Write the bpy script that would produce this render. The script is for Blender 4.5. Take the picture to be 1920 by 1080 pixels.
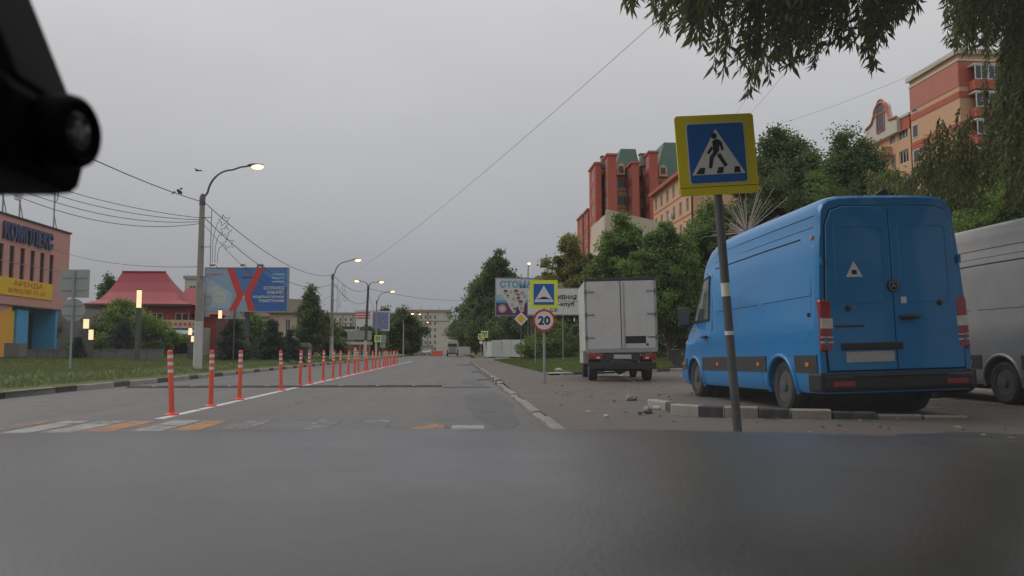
import bpy, bmesh, math, random
import numpy as np
from mathutils import Vector, Matrix, Euler
R = math.radians
rnd = random.Random(7)
for o in list(bpy.data.objects): bpy.data.objects.remove(o)
scene = bpy.context.scene
COL = scene.collection
# ------------------------------------------------------------------ camera
FPX = 1500.0
PITCH = math.atan(118/FPX); YAW = math.atan(104/FPX*math.cos(PITCH))
CAMZ = 1.0
cd = bpy.data.cameras.new('camera'); cam = bpy.data.objects.new('camera', cd); COL.objects.link(cam)
cam.location = (0, 0, CAMZ); cam.rotation_euler = (R(90)+PITCH, 0, -YAW)
cd.sensor_width = 36; cd.lens = FPX/1920*36; cd.clip_start = 0.02; cd.clip_end = 3000
cd.dof.use_dof = True; cd.dof.focus_distance = 16; cd.dof.aperture_fstop = 12.0
scene.camera = cam
# ------------------------------------------------------------------ sky and sun (overcast)
SUN_EL, SUN_AZ = 42, -62      # azimuth measured from the road direction, negative = left
w = bpy.data.worlds.new('World'); scene.world = w; w.use_nodes = True
nt = w.node_tree; N = nt.nodes; L = nt.links
for n in list(N): N.remove(n)
out = N.new('ShaderNodeOutputWorld'); bg = N.new('ShaderNodeBackground'); bg.inputs[1].default_value = 0.1
sky = N.new('ShaderNodeTexSky'); sky.sky_type = 'NISHITA'; sky.sun_disc = False
sky.sun_elevation = R(SUN_EL); sky.sun_rotation = R(SUN_AZ); sky.dust_density = 4; sky.air_density = 1.5
tc = N.new('ShaderNodeTexCoord'); sp = N.new('ShaderNodeSeparateXYZ'); L.new(tc.outputs['Generated'], sp.inputs[0])
ramp = N.new('ShaderNodeValToRGB'); L.new(sp.outputs[2], ramp.inputs[0])
e = ramp.color_ramp.elements
e[0].position = 0.0; e[0].color = (.275, .295, .33, 1)
e[1].position = 1.0; e[1].color = (.95, .94, .93, 1)
for p_, c_ in ((.10, (.345, .355, .39, 1)), (.24, (.49, .485, .51, 1)), (.42, (.665, .65, .66, 1)), (.75, (.86, .855, .85, 1))):
    q = e.new(p_); q.color = c_
nz = N.new('ShaderNodeTexNoise'); nz.inputs['Scale'].default_value = 1.6; nz.inputs['Detail'].default_value = 4
mp = N.new('ShaderNodeMapping'); mp.inputs['Scale'].default_value = (1, 1, 3); L.new(tc.outputs['Generated'], mp.inputs[0]); L.new(mp.outputs[0], nz.inputs[0])
mr = N.new('ShaderNodeMapRange'); mr.inputs[1].default_value = .25; mr.inputs[2].default_value = .75; mr.inputs[3].default_value = 9.2; mr.inputs[4].default_value = 10.8
L.new(nz.outputs[0], mr.inputs[0])
cl = N.new('ShaderNodeVectorMath'); cl.operation = 'SCALE'; L.new(ramp.outputs[0], cl.inputs[0]); L.new(mr.outputs[0], cl.inputs[3])
mx = N.new('ShaderNodeMix'); mx.data_type = 'RGBA'; mx.inputs[0].default_value = .93
L.new(sky.outputs[0], mx.inputs[6]); L.new(cl.outputs[0], mx.inputs[7]); L.new(mx.outputs[2], bg.inputs[0]); L.new(bg.outputs[0], out.inputs[0])
sd = bpy.data.lights.new('sun', 'SUN'); sun = bpy.data.objects.new('sun', sd); COL.objects.link(sun)
sd.energy = 0.9; sd.angle = R(35); sd.color = (1, .965, .92)
sdir = Vector((math.sin(R(SUN_AZ))*math.cos(R(SUN_EL)), math.cos(R(SUN_AZ))*math.cos(R(SUN_EL)), math.sin(R(SUN_EL))))
sun.rotation_euler = (-sdir).to_track_quat('-Z', 'Y').to_euler(); sun.location = (-30, 20, 40)
vs = scene.view_settings; vs.view_transform = 'Standard'; vs.look = 'None'; vs.exposure = 0; vs.gamma = 1; vs.use_curve_mapping = False
scene.render.engine = 'CYCLES'
scene.cycles.max_bounces = 6; scene.cycles.diffuse_bounces = 3; scene.cycles.glossy_bounces = 3; scene.cycles.transparent_max_bounces = 8
# ------------------------------------------------------------------ photograph pixel -> place
_fw = Vector((math.sin(YAW)*math.cos(PITCH), math.cos(YAW)*math.cos(PITCH), math.sin(PITCH)))
_rt = Vector((math.cos(YAW), -math.sin(YAW), 0)); _up = _rt.cross(_fw)
CAMP = Vector((0, 0, CAMZ))
def ray(px, py): return _fw*FPX + _rt*(px-960) + _up*(540-py)
def G(px, py, z=0.0):                    # where the sight line meets the level z
    d = ray(px, py); return CAMP + d*((z-CAMZ)/d.z)
def P(px, py, Y):                        # at the distance Y along the road
    d = ray(px, py); return CAMP + d*(Y/d.y)
def XP(px, py, X):                       # on the plane parallel to the road at X
    d = ray(px, py); return CAMP + d*(X/d.x)
# ------------------------------------------------------------------ materials
MATS = {}
def newmat(name):
    m = bpy.data.materials.new(name); m.use_nodes = True
    nt = m.node_tree; b = nt.nodes['Principled BSDF']; return m, nt, b
def texco(nt, scale=1.0, kind='Object'):
    t = nt.nodes.new('ShaderNodeTexCoord')
    if scale == 1.0: return t.outputs[kind]
    mpn = nt.nodes.new('ShaderNodeMapping'); mpn.inputs['Scale'].default_value = (scale,)*3 if not isinstance(scale, tuple) else scale
    nt.links.new(t.outputs[kind], mpn.inputs[0]); return mpn.outputs[0]
def noise(nt, co, scale, detail=4, rough=.6):
    n = nt.nodes.new('ShaderNodeTexNoise'); n.inputs['Scale'].default_value = scale; n.inputs['Detail'].default_value = detail
    n.inputs['Roughness'].default_value = rough; nt.links.new(co, n.inputs['Vector']); return n.outputs[0]
def mapr(nt, v, a, b, c, d):
    n = nt.nodes.new('ShaderNodeMapRange'); n.inputs[1].default_value = a; n.inputs[2].default_value = b; n.inputs[3].default_value = c; n.inputs[4].default_value = d
    nt.links.new(v, n.inputs[0]); return n.outputs[0]
def mixc(nt, f, a, b, bt='MIX'):
    n = nt.nodes.new('ShaderNodeMix'); n.data_type = 'RGBA'; n.blend_type = bt
    for i, s in ((0, f), (6, a), (7, b)):
        if hasattr(s, 'links'): nt.links.new(s, n.inputs[i])
        else: n.inputs[i].default_value = s if i == 0 else (s if len(s) == 4 else (*s, 1))
    return n.outputs[2]
def mat(name, col, rough=.6, var=.15, scale=3.0, metal=0, bump=0, bscale=60, coat=0, dirt=0, dirtcol=(.10, .09, .075), emit=None, spec=.5, world=False):
    if name in MATS: return MATS[name]
    m, nt, b = newmat(name)
    co = texco(nt)
    c2 = tuple(max(0, x*(1-var)) for x in col); c3 = tuple(min(1, x*(1+var)) for x in col)
    n1 = noise(nt, co, scale, 5, .65)
    c = mixc(nt, mapr(nt, n1, .3, .7, 0, 1), c2, c3)
    if dirt:
        n2 = noise(nt, co, scale*.45, 8, .72)
        c = mixc(nt, mapr(nt, n2, .5, .78, 0, dirt), c, dirtcol)
    nt.links.new(c, b.inputs['Base Color'])
    b.inputs['Roughness'].default_value = rough; b.inputs['Metallic'].default_value = metal; b.inputs['Specular IOR Level'].default_value = spec
    if rough > .25 and not coat:
        nt.links.new(mapr(nt, n1, .3, .7, max(0, rough-.08), min(1, rough+.1)), b.inputs['Roughness'])
    if coat: b.inputs['Coat Weight'].default_value = coat; b.inputs['Coat Roughness'].default_value = .06
    if bump:
        bn = nt.nodes.new('ShaderNodeBump'); bn.inputs['Strength'].default_value = bump; bn.inputs['Distance'].default_value = .01
        nt.links.new(noise(nt, co, bscale, 4), bn.inputs['Height']); nt.links.new(bn.outputs[0], b.inputs['Normal'])
    if emit:
        b.inputs['Emission Color'].default_value = (*emit[0], 1); b.inputs['Emission Strength'].default_value = emit[1]
    MATS[name] = m; return m
def asphalt(name, c_lo, c_hi, patch=(.05, .05, .05), crack=True, streak=True):
    m, nt, b = newmat(name); co = texco(nt)
    n1 = noise(nt, co, .35, 6, .6); n2 = noise(nt, co, 90, 3, .7); n3 = noise(nt, co, 2.2, 6, .7)
    c = mixc(nt, mapr(nt, n1, .3, .7, 0, 1), c_lo, c_hi)
    c = mixc(nt, mapr(nt, n3, .5, .75, 0, .45), c, patch)
    if streak:                                                            # tyre-polished tracks along the road
        cs = texco(nt, (1.1, .03, 1)); ns = noise(nt, cs, 1.0, 4, .6)
        c = mixc(nt, mapr(nt, ns, .42, .68, 0, .5), c, tuple(x*1.28 for x in c_hi))
    c = mixc(nt, mapr(nt, n2, .35, .7, 0, .55), c, tuple(x*1.55 for x in c_hi))
    if crack:
        wv = nt.nodes.new('ShaderNodeTexVoronoi'); wv.feature = 'DISTANCE_TO_EDGE'; wv.inputs['Scale'].default_value = .38
        dv = nt.nodes.new('ShaderNodeVectorMath'); dv.operation = 'ADD'
        nn = nt.nodes.new('ShaderNodeTexNoise'); nn.inputs['Scale'].default_value = 1.3; nn.inputs['Detail'].default_value = 6; nt.links.new(co, nn.inputs[0])
        nt.links.new(co, dv.inputs[0]); nt.links.new(nn.outputs[1], dv.inputs[1]); nt.links.new(dv.outputs[0], wv.inputs[0])
        k = mapr(nt, wv.outputs[0], .002, .012, .75, 0)
        mm = nt.nodes.new('ShaderNodeMath'); mm.operation = 'MULTIPLY'; nt.links.new(k, mm.inputs[0]); nt.links.new(mapr(nt, n1, .45, .6, 0, 1), mm.inputs[1])
        c = mixc(nt, mm.outputs[0], c, (.012, .012, .012))
    nt.links.new(c, b.inputs['Base Color'])
    nt.links.new(mapr(nt, n3, .3, .75, .85, .6), b.inputs['Roughness']); b.inputs['Specular IOR Level'].default_value = .4
    bn = nt.nodes.new('ShaderNodeBump'); bn.inputs['Strength'].default_value = .5; bn.inputs['Distance'].default_value = .006
    nt.links.new(n2, bn.inputs['Height']); nt.links.new(bn.outputs[0], b.inputs['Normal'])
    MATS[name] = m; return m
def worn_paint(name, col, under, lo=.42, hi=.56):
    m, nt, b = newmat(name); co = texco(nt)
    n1 = noise(nt, co, 5, 8, .75); n2 = noise(nt, co, 60, 3, .7)
    n3 = noise(nt, co, 1.1, 3, .6)
    c = mixc(nt, mapr(nt, n2, .3, .7, 0, .4), col, tuple(x*.6 for x in col))
    ad = nt.nodes.new('ShaderNodeMath'); ad.operation = 'ADD'; nt.links.new(n1, ad.inputs[0]); nt.links.new(mapr(nt, n3, .3, .7, -.12, .12), ad.inputs[1])
    c = mixc(nt, mapr(nt, ad.outputs[0], lo, hi, 0, 1), c, under)
    nt.links.new(c, b.inputs['Base Color']); b.inputs['Roughness'].default_value = .75
    MATS[name] = m; return m
def leafmat(name, dark, light, yellow=None):
    m, nt, b = newmat(name)
    at = nt.nodes.new('ShaderNodeAttribute'); at.attribute_name = 'tint'
    c = mixc(nt, at.outputs['Fac'], dark, light)
    nt.links.new(c, b.inputs['Base Color']); b.inputs['Roughness'].default_value = .55; b.inputs['Specular IOR Level'].default_value = .35
    tr = nt.nodes.new('ShaderNodeBsdfTranslucent'); nt.links.new(mixc(nt, .5, c, tuple(min(1, x*1.5) for x in light)), tr.inputs[0])
    ms = nt.nodes.new('ShaderNodeMixShader'); ms.inputs[0].default_value = .36
    nt.links.new(b.outputs[0], ms.inputs[1]); nt.links.new(tr.outputs[0], ms.inputs[2]); nt.links.new(ms.outputs[0], nt.nodes['Material Output'].inputs[0])
    MATS[name] = m; return m
def glassy(name, col=(.02, .025, .03), rough=.06):
    return mat(name, col, rough, .2, .7, spec=.8)
M = MATS
asphalt('asphalt', (.092, .086, .085), (.125, .117, .115), (.052, .05, .05))
asphalt('walk_asphalt', (.088, .072, .062), (.120, .101, .088), (.055, .047, .041), streak=False)
asphalt('lot_asphalt', (.086, .071, .061), (.120, .100, .087), (.052, .044, .038), streak=False)
asphalt('patch_asphalt', (.072, .073, .074), (.10, .10, .10), (.055, .055, .055), streak=False)
asphalt('fresh_patch', (.03, .03, .03), (.045, .045, .045), (.02, .02, .02), crack=False, streak=False)
worn_paint('zebra_white', (.35, .34, .325), (.12, .113, .11), .46, .66)
worn_paint('zebra_orange', (.42, .185, .07), (.12, .113, .11), .46, .66)
worn_paint('zebra_white_worn', (.38, .37, .355), (.12, .113, .11), .34, .48)
worn_paint('zebra_orange_worn', (.44, .20, .07), (.12, .113, .11), .38, .54)
worn_paint('line_white', (.62, .62, .60), (.12, .113, .11), .55, .70)
worn_paint('line_faint', (.4, .4, .39), (.12, .113, .11), .44, .60)
mat('kerb_white', (.34, .315, .285), .85, .16, 4, bump=.5, dirt=.85, dirtcol=(.17, .15, .13))
mat('kerb_black', (.065, .064, .063), .85, .3, 4, bump=.5, dirt=.7, dirtcol=(.17, .155, .14))
mat('kerb_grey', (.26, .24, .22), .9, .18, 4, bump=.5, dirt=.6)
mat('concrete', (.36, .35, .33), .9, .12, 2.5, bump=.4, dirt=.5)
mat('concrete_dark', (.17, .17, .17), .9, .15, 2, bump=.4, dirt=.5)
mat('whitewash', (.55, .54, .51), .9, .1, 3, bump=.3, dirt=.5)
mat('post_red', (.80, .085, .035), .45, .12, 6, dirt=.5, dirtcol=(.2, .05, .03))
mat('reflect_white', (.72, .72, .72), .35, .08, 9, dirt=.3)
mat('rubber', (.018, .018, .019), .75, .3, 8, bump=.3)
mat('rubber_dusty', (.03, .029, .028), .85, .3, 5, bump=.3, dirt=.6, dirtcol=(.09, .085, .08))
mat('black_plastic', (.015, .015, .016), .5, .2, 6)
mat('dark_plastic', (.035, .037, .04), .55, .2, 6)
mat('steel', (.30, .31, .32), .45, .15, 5, metal=.85, dirt=.3)
mat('galv', (.36, .37, .38), .6, .12, 4, metal=.5, dirt=.3)
mat('post_steel', (.10, .105, .11), .55, .2, 4, metal=.3, dirt=.4)
mat('sign_back', (.38, .39, .40), .55, .08, 2, metal=.35, dirt=.25)
mat('sign_yellow', (.80, .66, .015), .4, .05, 3, dirt=.12, dirtcol=(.3, .2, .02))
mat('sign_lime', (.82, .86, .03), .4, .04, 3)
mat('sign_blue', (.008, .13, .44), .35, .06, 3)
mat('sign_white', (.72, .73, .71), .4, .05, 3, dirt=.15, dirtcol=(.4, .38, .34))
mat('sign_red', (.62, .035, .03), .4, .06, 3)
mat('ink', (.012, .012, .013), .5, .1, 3)
mat('priority_yellow', (.85, .42, .02), .4, .06, 3)
glassy('glass_dark'); glassy('glass_pale', (.10, .115, .125))
# ------------------------------------------------------------------ mesh helpers
class MB:
    def __init__(s): s.v = []; s.f = []
    def add(s, vs, fs):
        n = len(s.v); s.v += [tuple(p) for p in vs]; s.f += [tuple(i+n for i in f) for f in fs]; return s
    def box(s, c, d, rz=0, rx=0, ry=0):
        m = Euler((rx, ry, rz)).to_matrix(); c = Vector(c)
        vs = [c + m @ Vector((x*d[0]/2, y*d[1]/2, z*d[2]/2)) for x in (-1, 1) for y in (-1, 1) for z in (-1, 1)]
        return s.add(vs, [(0, 1, 3, 2), (4, 6, 7, 5), (0, 4, 5, 1), (2, 3, 7, 6), (0, 2, 6, 4), (1, 5, 7, 3)])
    def b(s, x0, x1, y0, y1, z0, z1): return s.box(((x0+x1)/2, (y0+y1)/2, (z0+z1)/2), (x1-x0, y1-y0, z1-z0))
    def tube(s, pts, rad, n=10, cap=True):
        pts = [Vector(p) for p in pts]; k = len(pts)
        rad = rad if isinstance(rad, (list, tuple)) else [rad]*k
        rings = []; ref = None
        for i, p in enumerate(pts):
            t = (pts[min(i+1, k-1)] - pts[max(i-1, 0)]).normalized()
            if ref is None: ref = Vector((1, 0, 0)) if abs(t.x) < .8 else Vector((0, 1, 0))
            a = (ref - t*ref.dot(t)).normalized(); ref = a; b_ = t.cross(a)
            rings.append([p + (a*math.cos(2*math.pi*j/n) + b_*math.sin(2*math.pi*j/n))*rad[i] for j in range(n)])
        vs = [q for r_ in rings for q in r_]; fs = []
        for i in range(k-1):
            for j in range(n):
                j2 = (j+1) % n; fs.append((i*n+j, i*n+j2, (i+1)*n+j2, (i+1)*n+j))
        if cap: fs.append(tuple(range(n-1, -1, -1))); fs.append(tuple((k-1)*n+j for j in range(n)))
        return s.add(vs, fs)
    def lathe(s, prof, n=24, mtx=None, cap=True):       # prof: (r, h) about local z
        mtx = mtx or Matrix(); vs = []; fs = []; k = len(prof)
        for r_, h in prof:
            for j in range(n): vs.append(mtx @ Vector((r_*math.cos(2*math.pi*j/n), r_*math.sin(2*math.pi*j/n), h)))
        for i in range(k-1):
            for j in range(n):
                j2 = (j+1) % n; fs.append((i*n+j, i*n+j2, (i+1)*n+j2, (i+1)*n+j))
        if cap: fs.append(tuple(range(n-1, -1, -1))); fs.append(tuple((k-1)*n+j for j in range(n)))
        return s.add(vs, fs)
    def prism(s, poly, d, mtx=None):                    # poly in local xy, extruded to z = d
        mtx = mtx or Matrix(); n = len(poly)
        vs = [mtx @ Vector((x, y, 0)) for x, y in poly] + [mtx @ Vector((x, y, d)) for x, y in poly]
        return s.add(vs, [tuple(range(n-1, -1, -1)), tuple(range(n, 2*n))] + [(i, (i+1) % n, n+(i+1) % n, n+i) for i in range(n)])
    def ell(s, c, r, n=12, m=8, mtx=None):
        mtx = mtx or Matrix(); vs = []; fs = []
        for i in range(m+1):
            a = math.pi*i/m
            for j in range(n):
                q = 2*math.pi*j/n
                vs.append(mtx @ Vector((c[0]+r[0]*math.sin(a)*math.cos(q), c[1]+r[1]*math.sin(a)*math.sin(q), c[2]-r[2]*math.cos(a))))
        for i in range(m):
            for j in range(n):
                j2 = (j+1) % n; fs.append((i*n+j, i*n+j2, (i+1)*n+j2, (i+1)*n+j))
        return s.add(vs, fs)
    def mesh(s, name, m, smooth=None):
        me = bpy.data.meshes.new(name); me.from_pydata(s.v, [], s.f)
        bm = bmesh.new(); bm.from_mesh(me); bmesh.ops.remove_doubles(bm, verts=bm.verts, dist=1e-5)
        bmesh.ops.recalc_face_normals(bm, faces=bm.faces); bm.to_mesh(me); bm.free()
        if m: me.materials.append(m if not isinstance(m, str) else MATS[m])
        if smooth is not None:
            me.shade_smooth(); me.set_sharp_from_angle(angle=R(smooth))
        return me
    def build(s, name, m, parent=None, smooth=None, bevel=0, loc=None, rot=None, seg=2):
        o = link(name, s.mesh(name, m, smooth), parent, loc, rot)
        if bevel:
            md = o.modifiers.new('bevel', 'BEVEL'); md.width = bevel; md.segments = seg; md.limit_method = 'ANGLE'; md.angle_limit = R(40)
        return o
def link(name, data, parent=None, loc=None, rot=None):
    o = bpy.data.objects.new(name, data); COL.objects.link(o)
    if parent is not None: o.parent = parent
    if loc is not None: o.location = loc
    if rot is not None: o.rotation_euler = rot
    return o
def tag(o, label, cat, group=None, kind=None):
    o['label'] = label; o['category'] = cat
    if group: o['group'] = group
    if kind: o['kind'] = kind
    return o
def thing(name, label, cat, loc=(0, 0, 0), rot=(0, 0, 0), group=None):
    if not hasattr(rot, '__len__'): rot = (0, 0, rot)
    return tag(link(name, None, None, loc, rot), label, cat, group)
def struct(o, kind='structure'): o['kind'] = kind; return o
def copy_tree(o, parent=None):
    c = o.copy(); COL.objects.link(c); c.parent = parent
    for ch in list(o.children): copy_tree(ch, c)
    return c
def sheet(name, pts, m, z=None, parent=None):
    me = bpy.data.meshes.new(name); me.from_pydata([(p[0], p[1], p[2] if z is None else z) for p in pts], [], [tuple(range(len(pts)))])
    me.materials.append(MATS[m]); return link(name, me, parent)
def gridmesh(name, xs, ys, zf, m, parent=None, xyf=None):
    vs = []; fs = []; nx = len(xs)
    for y in ys:
        for x in xs:
            X, Y = (x, y) if xyf is None else xyf(x, y); vs.append((X, Y, zf(X, Y)))
    for j in range(len(ys)-1):
        for i in range(nx-1): fs.append((j*nx+i, j*nx+i+1, (j+1)*nx+i+1, (j+1)*nx+i))
    me = bpy.data.meshes.new(name); me.from_pydata(vs, [], fs); me.materials.append(MATS[m]); me.shade_smooth()
    return link(name, me, parent)
def lin(a, b, n): return [a+(b-a)*i/(n-1) for i in range(n)]
_tx = {}
def text(name, s, W, H, m, parent, loc, rot=(R(90), 0, 0), bold=.0, ext=.004, align='C', shear=0):
    """lettering scaled to W x H metres; loc is its lower centre (align C) or lower left (L)"""
    key = (s, bold, shear)
    if key not in _tx:
        cu = bpy.data.curves.new('t', 'FONT'); cu.body = s; cu.size = 1; cu.offset = bold; cu.extrude = 0.01; cu.resolution_u = 3; cu.shear = shear
        t = bpy.data.objects.new('t', cu); COL.objects.link(t)
        bpy.context.view_layer.update()
        me = bpy.data.meshes.new_from_object(t.evaluated_get(bpy.context.evaluated_depsgraph_get()))
        bpy.data.objects.remove(t); bpy.data.curves.remove(cu); _tx[key] = me
    me = _tx[key].copy(); n = len(me.vertices); a = np.zeros(n*3); me.vertices.foreach_get('co', a); a = a.reshape(-1, 3)
    lo = a.min(0); hi = a.max(0); a = (a-lo)/(np.maximum(hi-lo, 1e-6)); a[:, 0] = a[:, 0]*W - (W/2 if align == 'C' else 0); a[:, 1] *= H; a[:, 2] = a[:, 2]*ext
    me.vertices.foreach_set('co', a.ravel()); me.materials.clear(); me.materials.append(MATS[m]); me.update()
    return link(name, me, parent, loc, rot)
def rrect(w_, h, r_, n=5, cx=0, cy=0):
    p = []
    for sx, sy, a0 in ((1, 1, 0), (-1, 1, 90), (-1, -1, 180), (1, -1, 270)):
        for i in range(n+1):
            a = R(a0+90*i/n); p.append((cx+sx*(w_/2-r_)+r_*math.cos(a), cy+sy*(h/2-r_)+r_*math.sin(a)))
    return p
FRONT = Matrix.Rotation(R(90), 4, 'X')       # local xy -> xz, local +z -> -y (towards the viewer down the road)
def front(x, y, z): return Matrix.Translation((x, y, z)) @ FRONT
def wall_holes(mb, W, H, holes, dep, x0=0, z0=0):      # wall in plane y=0 facing -y with real openings
    xs = sorted({x0, x0+W, *[h[0] for h in holes], *[h[1] for h in holes]}); zs = sorted({z0, z0+H, *[h[2] for h in holes], *[h[3] for h in holes]})
    xs = [x for x in xs if x0-1e-6 <= x <= x0+W+1e-6]; zs = [z for z in zs if z0-1e-6 <= z <= z0+H+1e-6]
    for i in range(len(xs)-1):
        for j in range(len(zs)-1):
            cx, cz = (xs[i]+xs[i+1])/2, (zs[j]+zs[j+1])/2
            if any(h[0] < cx < h[1] and h[2] < cz < h[3] for h in holes): continue
            mb.add([(xs[i], 0, zs[j]), (xs[i+1], 0, zs[j]), (xs[i+1], 0, zs[j+1]), (xs[i], 0, zs[j+1])], [(0, 1, 2, 3)])
    for a, b_, c, d in holes:
        mb.add([(a, 0, c), (b_, 0, c), (b_, 0, d), (a, 0, d), (a, dep, c), (b_, dep, c), (b_, dep, d), (a, dep, d)],
               [(0, 4, 5, 1), (1, 5, 6, 2), (2, 6, 7, 3), (3, 7, 4, 0), (4, 7, 6, 5)])
_wc = {}
def window(parent, x0, x1, z0, z1, y=.12, fr='win_frame', gl='glass_dark', bars=1, fw=.07, mtx=None, blind=None):
    """window frame with mullions, its pane a sub-part; sits in an opening of a wall in plane y=0"""
    W, H = round(x1-x0, 3), round(z1-z0, 3); key = (W, H, fr, bars, fw)
    if key not in _wc:
        m = MB()
        m.b(0, W, -.03, .03, 0, fw).b(0, W, -.03, .03, H-fw, H).b(0, fw, -.03, .03, fw, H-fw).b(W-fw, W, -.03, .03, fw, H-fw)
        for k in range(bars): cx = W*(k+1)/(bars+1); m.b(cx-fw/2, cx+fw/2, -.03, .03, fw, H-fw)
        g = MB(); g.b(fw, W-fw, .0, .012, fw, H-fw)
        _wc[key] = (m.mesh('window', fr), g.mesh('pane', gl))
    me, gm = _wc[key]
    f = link('window', me, parent); mt = (mtx or Matrix()) @ Matrix.Translation((x0, y, z0)); f.matrix_local = mt
    gmm = gm
    if gl != 'glass_dark' or blind:
        k2 = (key, gl)
        if k2 not in _wc: c = gm.copy(); c.materials.clear(); c.materials.append(MATS[gl]); _wc[k2] = c
        gmm = _wc[k2]
    link('pane', gmm, f); return f
mat('win_frame', (.62, .62, .62), .5, .06); mat('win_dark', (.08, .06, .05), .6, .1)
# ------------------------------------------------------------------ foliage helpers (numpy)
def leaf_mesh(name, pos, axis, size, aspect, tint, m, seed, flat=None):
    """one pointed four-sided leaf per position; axis = leaf direction"""
    rg = np.random.default_rng(seed); n = len(pos)
    axis = axis/np.maximum(np.linalg.norm(axis, axis=1, keepdims=True), 1e-6)
    r_ = rg.normal(size=(n, 3)); side = np.cross(axis, r_); side /= np.maximum(np.linalg.norm(side, axis=1, keepdims=True), 1e-6)
    sz = (size*rg.uniform(.65, 1.3, n))[:, None]; nor = np.cross(axis, side)
    a = pos; b = pos + axis*sz*.45 + side*sz*aspect*.5 + nor*sz*.08; c = pos + axis*sz; d = pos + axis*sz*.45 - side*sz*aspect*.5 + nor*sz*.08
    co = np.stack([a, b, c, d], 1).reshape(-1, 3)
    me = bpy.data.meshes.new(name); me.vertices.add(n*4); me.vertices.foreach_set('co', co.ravel().astype(np.float32))
    me.loops.add(n*4); me.loops.foreach_set('vertex_index', np.arange(n*4, dtype=np.int32))
    me.polygons.add(n); me.polygons.foreach_set('loop_start', np.arange(0, n*4, 4, dtype=np.int32)); me.polygons.foreach_set('loop_total', np.full(n, 4, dtype=np.int32))
    at = me.attributes.new('tint', 'FLOAT', 'FACE'); at.data.foreach_set('value', np.clip(tint, 0, 1).astype(np.float32))
    me.materials.append(MATS[m]); me.update(); me.validate(); return me
mat('bark', (.085, .07, .055), .95, .3, 6, bump=.8, bscale=25)
mat('bark_pale', (.20, .19, .17), .9, .3, 5, bump=.6, bscale=20)
leafmat('leaf_maple', (0.0585, 0.1105, 0.0286), (0.2015, 0.2925, 0.078))
leafmat('leaf_olive', (0.091, 0.1144, 0.026), (0.299, 0.2925, 0.078))
leafmat('leaf_linden', (0.0468, 0.0754, 0.0312), (0.1625, 0.2145, 0.0806))
leafmat('leaf_spruce', (0.0195, 0.0416, 0.0286), (0.0676, 0.1066, 0.0715))
leafmat('leaf_willow', (0.039, 0.0546, 0.0208), (0.195, 0.208, 0.065))
leafmat('leaf_bush', (0.0585, 0.1066, 0.0208), (0.221, 0.3055, 0.065))
leafmat('leaf_birch', (0.0585, 0.091, 0.0364), (0.169, 0.208, 0.091))
leafmat('grass_leaf', (.070, .110, .022), (.165, .205, .05))
def tree(label, X, Y, z0, H, rx, ry=None, base=.25, full=1.25, n=60, per=260, leaf=.16, m='leaf_maple', bark='bark', seed=1, prof=1.0, tr=.16, clump=.13, group=None, cat='tree', name='tree', lean=0):
    """tapered trunk with limbs; crown of leaf clumps with gaps and an uneven outline"""
    rx *= full; n = int(n*1.75); per = int(per*.8); clump *= .72; ry = ry or rx; rg = np.random.default_rng(seed)
    t = thing(name, label, cat, (X, Y, z0), 0, group)
    z1 = H*base; Hc = H-z1
    ph = rg.uniform(0, 6.28, 6); cen = []
    while len(cen) < n:
        h = rg.uniform(0, 1)**.9; a = rg.uniform(0, 6.28)
        shape = 1.12*(math.sin(math.pi*min(1, h*.80+.20))**.6) if prof == 1.0 else (1-h)**prof*.95+.06
        rr = shape*(.92 + .26*math.sin(2*a+ph[0]+5*h) + .20*math.sin(3*a+ph[1]-8*h) + .18*math.sin(5*a+ph[2]+15*h))
        q = rg.uniform(.12, 1)**.55*rr*1.0
        cen.append((q*rx*math.cos(a)+lean*h, q*ry*math.sin(a), z1+Hc*(.04+(.84+.13*math.sin(3*a+ph[3])*math.sin(2*a+ph[4]))*h)))
    cen = np.array(cen)
    n_ = n; cs = clump*min(2*rx, Hc)*rg.uniform(.55, 1.75, n)
    wood = MB(); k = 7; bend = rg.normal(size=(k, 2))*.03*H
    tp = [(bend[i][0]*(i/k)+lean*i/k*.8, bend[i][1]*(i/k), H*.9*i/(k-1) if i else -.1) for i in range(k)]
    wood.tube(tp, [tr*(1.25 if i == 0 else 1)*(1-.88*i/(k-1)) for i in range(k)], 8)
    for c in cen[::2]:
        fz = max(z1*.5, c[2]-.30*Hc*rg.uniform(.5, 1.2)); j = min(k-2, int(fz/(H*.9)*(k-1))); u = fz/(H*.9)*(k-1)-j
        s = Vector(tp[j]).lerp(Vector(tp[j+1]), min(1, u)); e_ = Vector(c); md = s.lerp(e_, .5)+Vector((0, 0, .06*Hc))
        r0 = max(.012, tr*.38*(1-fz/H)); wood.tube([s, md, e_], [r0, r0*.6, r0*.2], 5, False)
    wood.build('trunk', bark, t, 60)
    pos = []; ax = []; ti = []
    for c, s in zip(cen, cs):
        kk = int(per*rg.uniform(.55, 1.35)); d = rg.normal(size=(kk, 3)); d /= np.linalg.norm(d, axis=1, keepdims=True)
        p = c + d*(s*rg.uniform(0, 1, kk)**.7*rg.choice([1, 1, 1, 1.5], kk))[:, None]*np.array([1.15, 1.15, .8])
        pos.append(p); a_ = d*.7 + rg.normal(size=(kk, 3))*.6 + np.array([0, 0, -.35]); ax.append(a_)
        ti.append(np.full(kk, rg.uniform(.05, .9)) + rg.normal(size=kk)*.2)
    pos = np.concatenate(pos); link('crown', leaf_mesh('crown', pos, np.concatenate(ax), leaf, .62, np.concatenate(ti), m, seed), t)
    return t
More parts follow.
